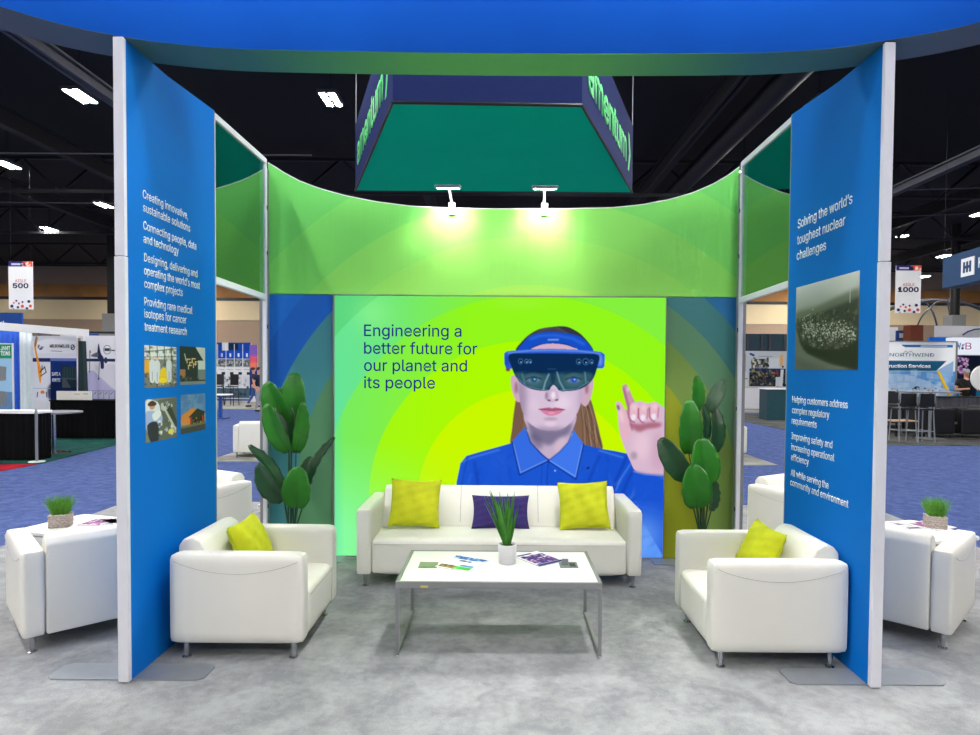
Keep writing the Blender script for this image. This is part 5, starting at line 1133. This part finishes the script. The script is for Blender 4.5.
x, y = gz(220.5, 418); o = wthing('high_table', 'small white high table on a blue leg seen through the left frame', 'table', (x, y, 0)); zt = gy(220, 394, y)[1]
MB().box(x-.5, x+.32, y-.3, y+.3, zt-.04, zt, .01).build('tabletop', 'white', o); MB().box(x-.05, x+.05, y-.05, y+.05, .02, zt-.041).build('leg', 'booth_blue', o); MB().box(x-.25, x+.25, y-.2, y+.2, 0, .02).build('base', 'booth_blue', o)

# --- seen through the right frame
M['dkglass'] = mat('dark_teal_wall', (34, 66, 80), .4, var=.15, scale=.8); M['dkteal'] = mat('dark_teal_counter', (28, 70, 82), .5)
o = root('partition_wall', 'dark teal glazed partition above the white exhibit, seen through the right frame', 'partition', 40., 765)
X0, Z1 = gy(725, 333.5, 40); X1, _ = gy(870, 333, 40); MB().box(X0, X1, 40, 40.2, 0, Z1).build('wall', 'dkglass', o)
for px in (748, 762, 770, 785): xx = gy(px, 340, 39.9)[0]; MB().box(xx-.06, xx+.06, 39.9, 39.99, 0, Z1-.02).build('mullion', 'joist2', o)
c = Canvas(736, 349, 800, 390, 5, (190, 198, 206)); c.rect(736, 349, 800, 350.4, (60, 70, 80)); c.rect(739, 350, 744, 372, (214, 76, 66)); c.rect(739, 350.5, 744, 353, (230, 234, 240)); [c.line([(739, y), (744, y)], .4, (150, 50, 50)) for y in (356, 359, 362, 366, 370)]
c.rect(739, 373, 746, 388, (204, 208, 212)); c.line([(739, 380), (746, 380)], .8, (60, 64, 70)); c.rect(750, 359, 767, 369, (70, 76, 74)); c.speckle(750, 359, 767, 369, [(40, 44, 44), (150, 154, 150), (110, 104, 80), (200, 204, 200)], 40, (1, 4)); c.rect(748, 369, 785, 388, (40, 48, 58)); c.rect(748, 369, 785, 371, (30, 44, 110))
c.speckle(748, 371, 785, 388, [(70, 80, 84), (24, 28, 34), (110, 116, 110), (150, 140, 90), (90, 60, 56)], 130, (.8, 3)); c.speckle(772, 372, 777, 375, [(200, 60, 60)], 5, (1, 2)); c.rect(775, 378, 781, 388, (206, 210, 214)); c.poly([(780, 370), (783, 370), (782, 388), (779, 388)], (214, 218, 222), smooth=False); c.rect(779, 354, 782, 366, (226, 176, 110)); c.rect(768, 358, 778, 368, (208, 214, 220))
c.line([(749, 353.6), (752, 355)], 2.2, (46, 70, 150)); c.ell(782, 367, 1, 1, (20, 24, 30)); c.line([(757, 356), (771, 356.2)], .5, (120, 126, 140))
o, X0, X1, Z0, Z1 = poster('exhibit_wall', 'white exhibit wall with dark machine pictures and a red strip, seen through the right frame', 'exhibit wall', 30., 738, 800, 349.5, 388.5, c)
lettering('lettering', [('HUSQVALL FORM', gy(751.4, 355, 30)[0], gy(751, 355.2, 30)[1], .09, .95)], ((0, 29.994, 0), (1, 0, 0), (0, 0, 1)), mnavy, o) if False else None
o = root('counter_cabinet', 'dark teal counter cabinet seen beside the right blue panel edge', 'counter', 22.8, 780)
X0, Z1 = gy(767.5, 388.4, 22.8); X1 = gy(812, 388, 22.8)[0]; MB().box(X0, X1, 22.8, 23.5, 0.004, Z1-.04).build('body', 'dkteal', o); MB().box(X0-.03, X1+.03, 22.76, 23.54, Z1-.0395, Z1, .005).build('worktop', 'white', o)

# small white floor boxes beyond both frames
for px0, px1, l in ((257.6, 261.4, 'slim white upright box on the floor beyond the left frame'), (737.4, 742.4, 'slim white upright box on the floor beyond the right frame')):
    X0, Z1 = gy(px0, 504.5, 7.6); X1 = gy(px1, 504, 7.6)[0]; o = wthing('power_box', l, 'box', ((X0+X1)/2, 7.7, 0)); MB().box(X0, X1, 7.6, 7.8, .012, Z1, .004).build('body', 'white', o)
    g_ = MB(); [g_.box(X0+.004, X1-.004, 7.595, 7.5995, z_, z_+.004) for z_ in np.arange(.04, Z1-.02, .035)]; g_.build('grille', 'vinyl_seam', o)

# --- right exhibits
c = Canvas(880, 340, 956, 398, 4, (244, 248, 252)); c.rect(902, 343, 953, 345.8, (44, 112, 176)); c.poly([(900, 343), (906, 346), (900, 346)], (244, 248, 252), smooth=False); c.line([(921, 344.4), (947, 344.4)], .9, (220, 234, 246))
c.rect(880, 371, 956, 398, (96, 158, 226)); c.poly([(880, 360), (947, 360), (937, 370.6), (880, 370.6)], (30, 96, 134), smooth=False); c.poly([(937, 370.6), (954, 360), (954, 376), (940, 376)], (150, 186, 226), smooth=False); c.speckle(880, 372, 954, 392, [(190, 216, 244), (226, 238, 250), (70, 130, 214), (120, 176, 234)], 90, (3, 9), .35); c._blend(c.mask([(880, 378), (900, 374), (925, 380), (940, 388), (954, 396), (880, 398)])*1., (214, 230, 246), .55)
c.poly([(937.4, 370.8), (940.6, 370.8), (953, 396.5), (949, 396.5)], (244, 208, 40), smooth=False); c.line([(938, 371.4), (950, 396)], .5, (150, 120, 30))
c.rect(880, 391, 940, 396, (226, 232, 238), .8, .6); c.ell(918, 388.6, 2.8, 1.6, (40, 44, 54)); c.speckle(890, 389, 950, 394, [(90, 96, 110), (180, 186, 196)], 50, (.8, 2.5)); c.line([(903, 352.6), (906, 349.6), (908, 351.4), (911, 349.6), (914, 352.4)], .5, (130, 150, 170))
o, X0, X1, Z0, Z1 = poster('banner_wall', 'wide banner with blue sky, a yellow crane and the lettering NorthWind', 'banner', 20., 880, 954.5, 341.6, 397, c, frame='alu')
MB().box(X1-.002, X1+.05, 19.98, 20.07, 0, Z1+.02).build('side_post', 'alu', o); MB().box(X0, X1-.003, 19.98, 20.07, Z1+.001, Z1+.03).build('top_rail', 'alu', o)
f20 = ((0, 19.994, 0), (1, 0, 0), (0, 0, 1)); p_ = lambda x, y, Y=20.: gy(x, y, Y)
mblue = mat('slate_blue_lettering', (70, 104, 140), .6, var=0)
lettering('lettering', [('NORTHWIND', p_(889.5, 356)[0], p_(889.5, 356.4)[1], .105, p_(934, 356)[0]-p_(889.5, 356)[0])], f20, mblue, o, label='thin slate blue lettering')
lettering('lettering', [('ruction Services', p_(889, 367.5)[0], p_(889, 367.6)[1], .105, p_(930.5, 367)[0]-p_(889, 367)[0])], f20, 'letter', o, bold=.025, label='bold white lettering')
# NKB booth
o = root('booth_header', 'white backlit header with blue and magenta letters behind the NorthWind banner', 'header', 22., 975); X0, Z1 = gy(950, 337.5, 22); X1, Z0 = gy(1010, 355, 22)
MB().box(X0, X1, 22, 22.2, Z0, Z1).build('board', emit('backlit_white', (232, 238, 250), .8), o)
for xx in (X0+.05, X1-.05): MB().box(xx-.04, xx+.04, 22.05, 22.15, 0, Z0).build('post', 'alu', o)
f22 = ((0, 21.994, 0), (1, 0, 0), (0, 0, 1)); p_ = lambda x, y, Y=22.: gy(x, y, Y)
lettering('lettering', [('N', p_(956.6, 349)[0], p_(952, 349.)[1], .2, .14), ('K', p_(961, 349)[0], p_(958, 349.)[1], .17, .13)], f22, mat('cobalt_lettering', (40, 70, 190), .5, var=0), o, bold=.03, shear=.25, label='cobalt letters')
lettering('lettering', [('B', p_(965.2, 349)[0], p_(964, 349.4)[1], .23, .21)], f22, mat('magenta_lettering', (190, 30, 130), .5, var=0), o, bold=.0, shear=.0, label='magenta letter')
c = Canvas(950, 355, 1010, 400, 3, (20, 30, 52)); c.speckle(956, 357, 967, 374, [(220, 140, 210), (170, 90, 180), (250, 210, 240), (100, 60, 130)], 60, (1, 3)); c.rect(982, 355, 1010, 400, (14, 70, 90)); c.rect(957, 388, 962, 400, (20, 120, 160)); c.rect(976, 388, 981, 400, (20, 110, 150))
poster('exhibit_wall', 'dark exhibit wall with a pink flowery patch behind the person in the cap', 'exhibit wall', 22.3, 951, 1010, 355.5, 400, c, frame='black')
x = gy(966.5, 370, 19.4)[0]; person('person in a grey cap and black shirt holding a large white disc', (x, 19.4, 0), R(-20), 'shirt_black', 'shirt_black', 'hold', True, 1.82)
o = wthing('white_disc', 'large white round disc held in front of the person in the cap', 'disc', (x+.36, 18.96, 1.2)); mb = MB().lathe([(0, -.02), (.36, -.02), (.38, 0), (.36, .02), (0, .02)], 36, caps=False)
mb.bm.transform(Matrix.Translation((gy(983, 378, 18.96)[0], 18.96, gy(976, 378, 18.96)[1])) @ Matrix.Rotation(PI/2, 4, 'X')); mb.build('disc', 'white', o, smooth=True)
counter('long dark grey counter in front of the person in the cap', 18.45, 937, 1010, 396.5, .45, 'black', m='joist2')
# high table, stools, armchairs
x, y = gz(929.5, 438.6); zt = gy(920, 391.5, y)[1]; o = wthing('high_table', 'long grey high table on a steel column beside the right white column', 'table', (x, y, 0)); xa, xb = gy(903, 392, y)[0], gy(952.5, 392, y)[0]
MB().box(xa, xb, y-.35, y+.35, zt-.035, zt, .012).build('tabletop', 'grey_top', o); MB().tube([(x, y, .02), (x, y, zt-.036)], .04, 12).build('column', 'steel', o); MB().box(x-.3, x+.3, y-.28, y+.28, 0, .019, .005).build('base', 'steel', o)
x, y = gz(960, 425); zt = gy(960, 385, y-.2)[1]; o = wthing('high_table', 'thin dark high table in front of the person in the cap', 'table', (x, y, 0)); xa, xb = gy(939, 385, y)[0], gy(979, 385, y)[0]
MB().box(xa, xb, y-.3, y+.3, zt-.035, zt, .012).build('tabletop', 'grey_top', o); MB().tube([(x, y, .02), (x, y, zt-.036)], .035, 12).build('column', 'steel', o); MB().box(x-.25, x+.25, y-.25, y+.25, 0, .019, .005).build('base', 'steel', o)
G = 'black bar stools at the long high table'
for px, py, rz, l in ((902.5, 441, 178, 'black steel framed bar stool, its back to the front, beside the right white column'), (920, 442, 184, 'steel framed bar stool in the middle, tucked under the long high table'), (891, 434, 140, 'dark bar stool half hidden by the right white column')):
    x, y = gz(px, py); bar_stool(l, x, y, R(rz), G, sh=.85, bk=1.22)
KB = dict(vin='black_vinyl', arm=.16, ah=.78, bh=.86)
y0 = 16.7; seating('armchair', 'black armchair seen from its side behind the long high table', 'armchair', .86, .80, (gy(949, 400, y0)[0], y0+.75, 0), R(90), 'black lounge armchairs', **KB)
seating('armchair', 'black armchair cut by the right edge of the photo', 'armchair', .86, .80, (gy(985, 400, y0)[0], y0+.7, 0), R(-90), 'black lounge armchairs', **KB)
seating('armchair', 'black armchair seen between the legs of the bar stools', 'armchair', .9, .80, (gy(897, 400, 18.8)[0], 18.75, 0), R(20), 'black lounge armchairs', **KB)
x, y = gy(908, 400, 17.5)[0], 17.5; o = wthing('coffee_table', 'low pale wooden table glimpsed behind the bar stools', 'table', (x, y+.1, 0)); M['palewood'] = mat('pale_wood', (206, 176, 140), .5)
MB().box(x-.5, x+.45, y-.2, y+.2, .40, .44, .01).build('tabletop', 'palewood', o)
for a_ in (-.4, .35):
    for b2 in (-.15, .15): MB().box(x+a_-.02, x+a_+.02, y+b2-.02, y+b2+.02, 0, .3995).build('leg', 'black', o)
# things above the NorthWind banner
o = root('display_box', 'brown tapering box showing above the NorthWind banner', 'box', 27., 917); X0, Z1 = gy(911, 325, 27); X1, _ = gy(923.4, 325, 27)
mb = MB(); mb.prism([(X0-.06, 0), (X1+.06, 0), (X1, Z1), (X0, Z1)], 27., 27.5, 'y'); mb.build('body', 'brown', o)
o = root('booth_header', 'pale grey header board with a swirl behind the NorthWind banner', 'header', 30., 965); X0, Z1 = gy(936.5, 325.6, 30); X1, Z0 = gy(1020, 338, 30)
MB().box(X0, X1, 30, 30.15, Z0-.6, Z1).build('board', 'white', o)
for xx in (X0+.1, X1-.1): MB().box(xx-.05, xx+.05, 30.03, 30.12, 0, Z0-.6).build('post', 'alu', o)
pts = [gy(px, py, 29.97) for px, py in ((963, 335), (968, 331.5), (975, 329.3), (984, 328.6), (996, 330))]; MB().tube([(a_, 29.98, b2) for a_, b2 in pts], .03, 6).build('swirl', 'navy', o)
o = root('booth_header', 'blue and white header board left of the brown box', 'header', 28., 905); X0, Z1 = gy(897, 330.5, 28); X1, Z0 = gy(911, 341, 28); MB().box(X0, X1, 28, 28.1, Z0-.4, Z1).build('board', 'booth_blue', o); MB().box(X0+.1, X1-.1, 27.985, 27.998, Z1-.32, Z1-.12).build('white_band', 'white', o); MB().box(X0+.1, X0+.16, 28.02, 28.08, 0, Z0-.4).build('post', 'alu', o)
o = root('booth_header', 'bright blue header board right of the brown box', 'header', 26., 940); X0, Z1 = gy(930, 337, 26); X1, Z0 = gy(952, 342, 26); MB().box(X0, X1, 26, 26.1, Z0-.4, Z1).build('board', 'beam_blue', o); MB().box(X0+.1, X0+.16, 26.02, 26.08, 0, Z0-.4).build('post', 'alu', o)
o = root('wall_panel', 'pale grey panel beside the right white column, left of the blue and white header', 'panel', 31., 890); X0, Z1 = gy(872, 327, 31); X1, _ = gy(898, 327, 31); MB().box(X0, X1, 31, 31.15, 0, Z1).build('panel', 'white', o)
# hoop arches
def arc(pts, Y, lab, r=.07):
    P = smoothc([gy(px, py, Y) for px, py in pts], 5); P = [(p[0], Y, p[1]) for p in P]
    tag(MB().tube(P, r, 7).build('hoop_arch', 'joist2', smooth=True), lab, 'arch')
arc([(858, 330), (866, 321), (880, 313.5), (896, 307), (915, 302), (936, 300.3), (958, 302), (975, 306.5), (1000, 320), (1012, 340)], 42., 'thick grey tubular arch, widest of the arches', .12)
arc([(905, 360), (912, 340), (921, 318), (932, 306), (938, 301.5), (945, 301), (948, 305), (950, 318), (951, 342)], 41., 'thin tubular arch standing nearest to the black column', .05)
arc([(924, 300.5), (931, 309), (936, 322), (941, 345)], 43., 'thin tubular arch leg right of the aisle 1000 sign', .06)
# black hall column
o = root('hall_column', 'black round hall column on a grey square foot', 'column', 38., 953); x = o.location.x
MB().tube([(x, 38, gy(953, 315.5, 38)[1]), (x, 38, 10.5)], .26, 20).build('shaft', 'black', o, smooth=True); MB().box(x-.4, x+.4, 37.6, 38.4, 0, gy(953, 315.5, 38)[1]-.001).build('foot', 'concrete', o)
X0 = gy(113, 300, 40)[0]; o = root('hall_column', 'black hall column on a pale grey foot beside the left white column', 'column', 40., 113); zc = gy(113, 314, 40)[1]
MB().box(X0-.18, X0+.7, 39.7, 40.3, zc, 10.5).build('shaft', 'black', o); MB().box(X0-.45, X0+.9, 39.6, 40.4, 0, zc-.001).build('foot', 'concrete', o)
# navy hanging sign at the right
a = gy(943, 258, 20.); a0 = gy(943, 288.5, 20.); b1 = gy(1010, 243, 17.); o = wthing('hanging_sign', 'dark blue hanging banner sign with a white square emblem at the right edge', 'hanging sign', (a[0], 20, a0[1]))
A = Vector((a[0], 20, 0)); B2 = Vector((gy(1012, 240, 16.9)[0], 16.9, 0)); u = (B2-A).normalized(); L = (B2-A).length; nn = Vector((u.y, -u.x, 0)); zl, zh = a0[1], a[1]
mt = Matrix.Translation((A.x, A.y, 0)) @ Matrix(((u.x, -u.y, 0, 0), (u.y, u.x, 0, 0), (0, 0, 1, 0), (0, 0, 0, 1)))
MB().box(0, L, 0, .5, zl, zh, mtx=mt).build('body', 'sign_navy', o)
hh = zh-zl; e0 = None
def onsign(px, py):                       # intersection of the sight line with the sign face
    d = Vector(ray(px, py)); n3 = Vector((u.y, -u.x, 0)); t = (A.dot(n3))/(d.dot(n3)); P_ = d*t; return (P_-A).dot(u), CAMH + d.z*t
s0, zt_ = onsign(961.8, 259.6); s1, zb_ = onsign(974.6, 276); s0, zb0 = onsign(961.8, 277.4)
MB().box(s0, s1, -.03, -.002, zb0, zt_, mtx=mt).build('emblem_plate', 'white', o)
eb = MB(); w_ = s1-s0; h_ = zt_-zb0
for k in (.18, .42, .66): eb.box(s0+w_*k, s0+w_*(k+.15), -.036, -.031, zb0+h_*.2, zb0+h_*.8, mtx=mt)
for k in (.33, .57): eb.box(s0+w_*k, s0+w_*(k+.09), -.036, -.031, zb0+h_*.42, zb0+h_*.58, mtx=mt)
eb.build('emblem', 'sign_navy', o)
s2, zb2 = onsign(978, 275); Po = A + u*s2 + Vector((0, 0, 0)); nf = -Vector((-u.y, u.x, 0))
lettering('lettering', [('HE', s2, zb0+h_*.33, h_*.5, None)], (A + nf*.004, u, (0, 0, 1)), 'letter', o, bold=.03)
for t in (.3, L-.3):
    p = A + u*t; MB().tube([(p.x, p.y+.2, zh), (p.x, p.y+.2, 10.45)], .004, 5).build('wire', 'black', o)

# ================================================================== WORLD AND VIEW
w = D.worlds.new('world'); SC.world = w; w.use_nodes = True
bg = w.node_tree.nodes['Background']; bg.inputs[0].default_value = (.62, .66, .74, 1); bg.inputs[1].default_value = .2
SC.view_settings.view_transform = 'Standard'; SC.view_settings.look = 'None'
SC.view_settings.exposure = .26; SC.view_settings.gamma = 1.; SC.view_settings.use_curve_mapping = False
try:
    SC.cycles.use_denoising = True; SC.cycles.use_light_tree = True; SC.cycles.max_bounces = 6; SC.cycles.sample_clamp_indirect = 6
except Exception: pass
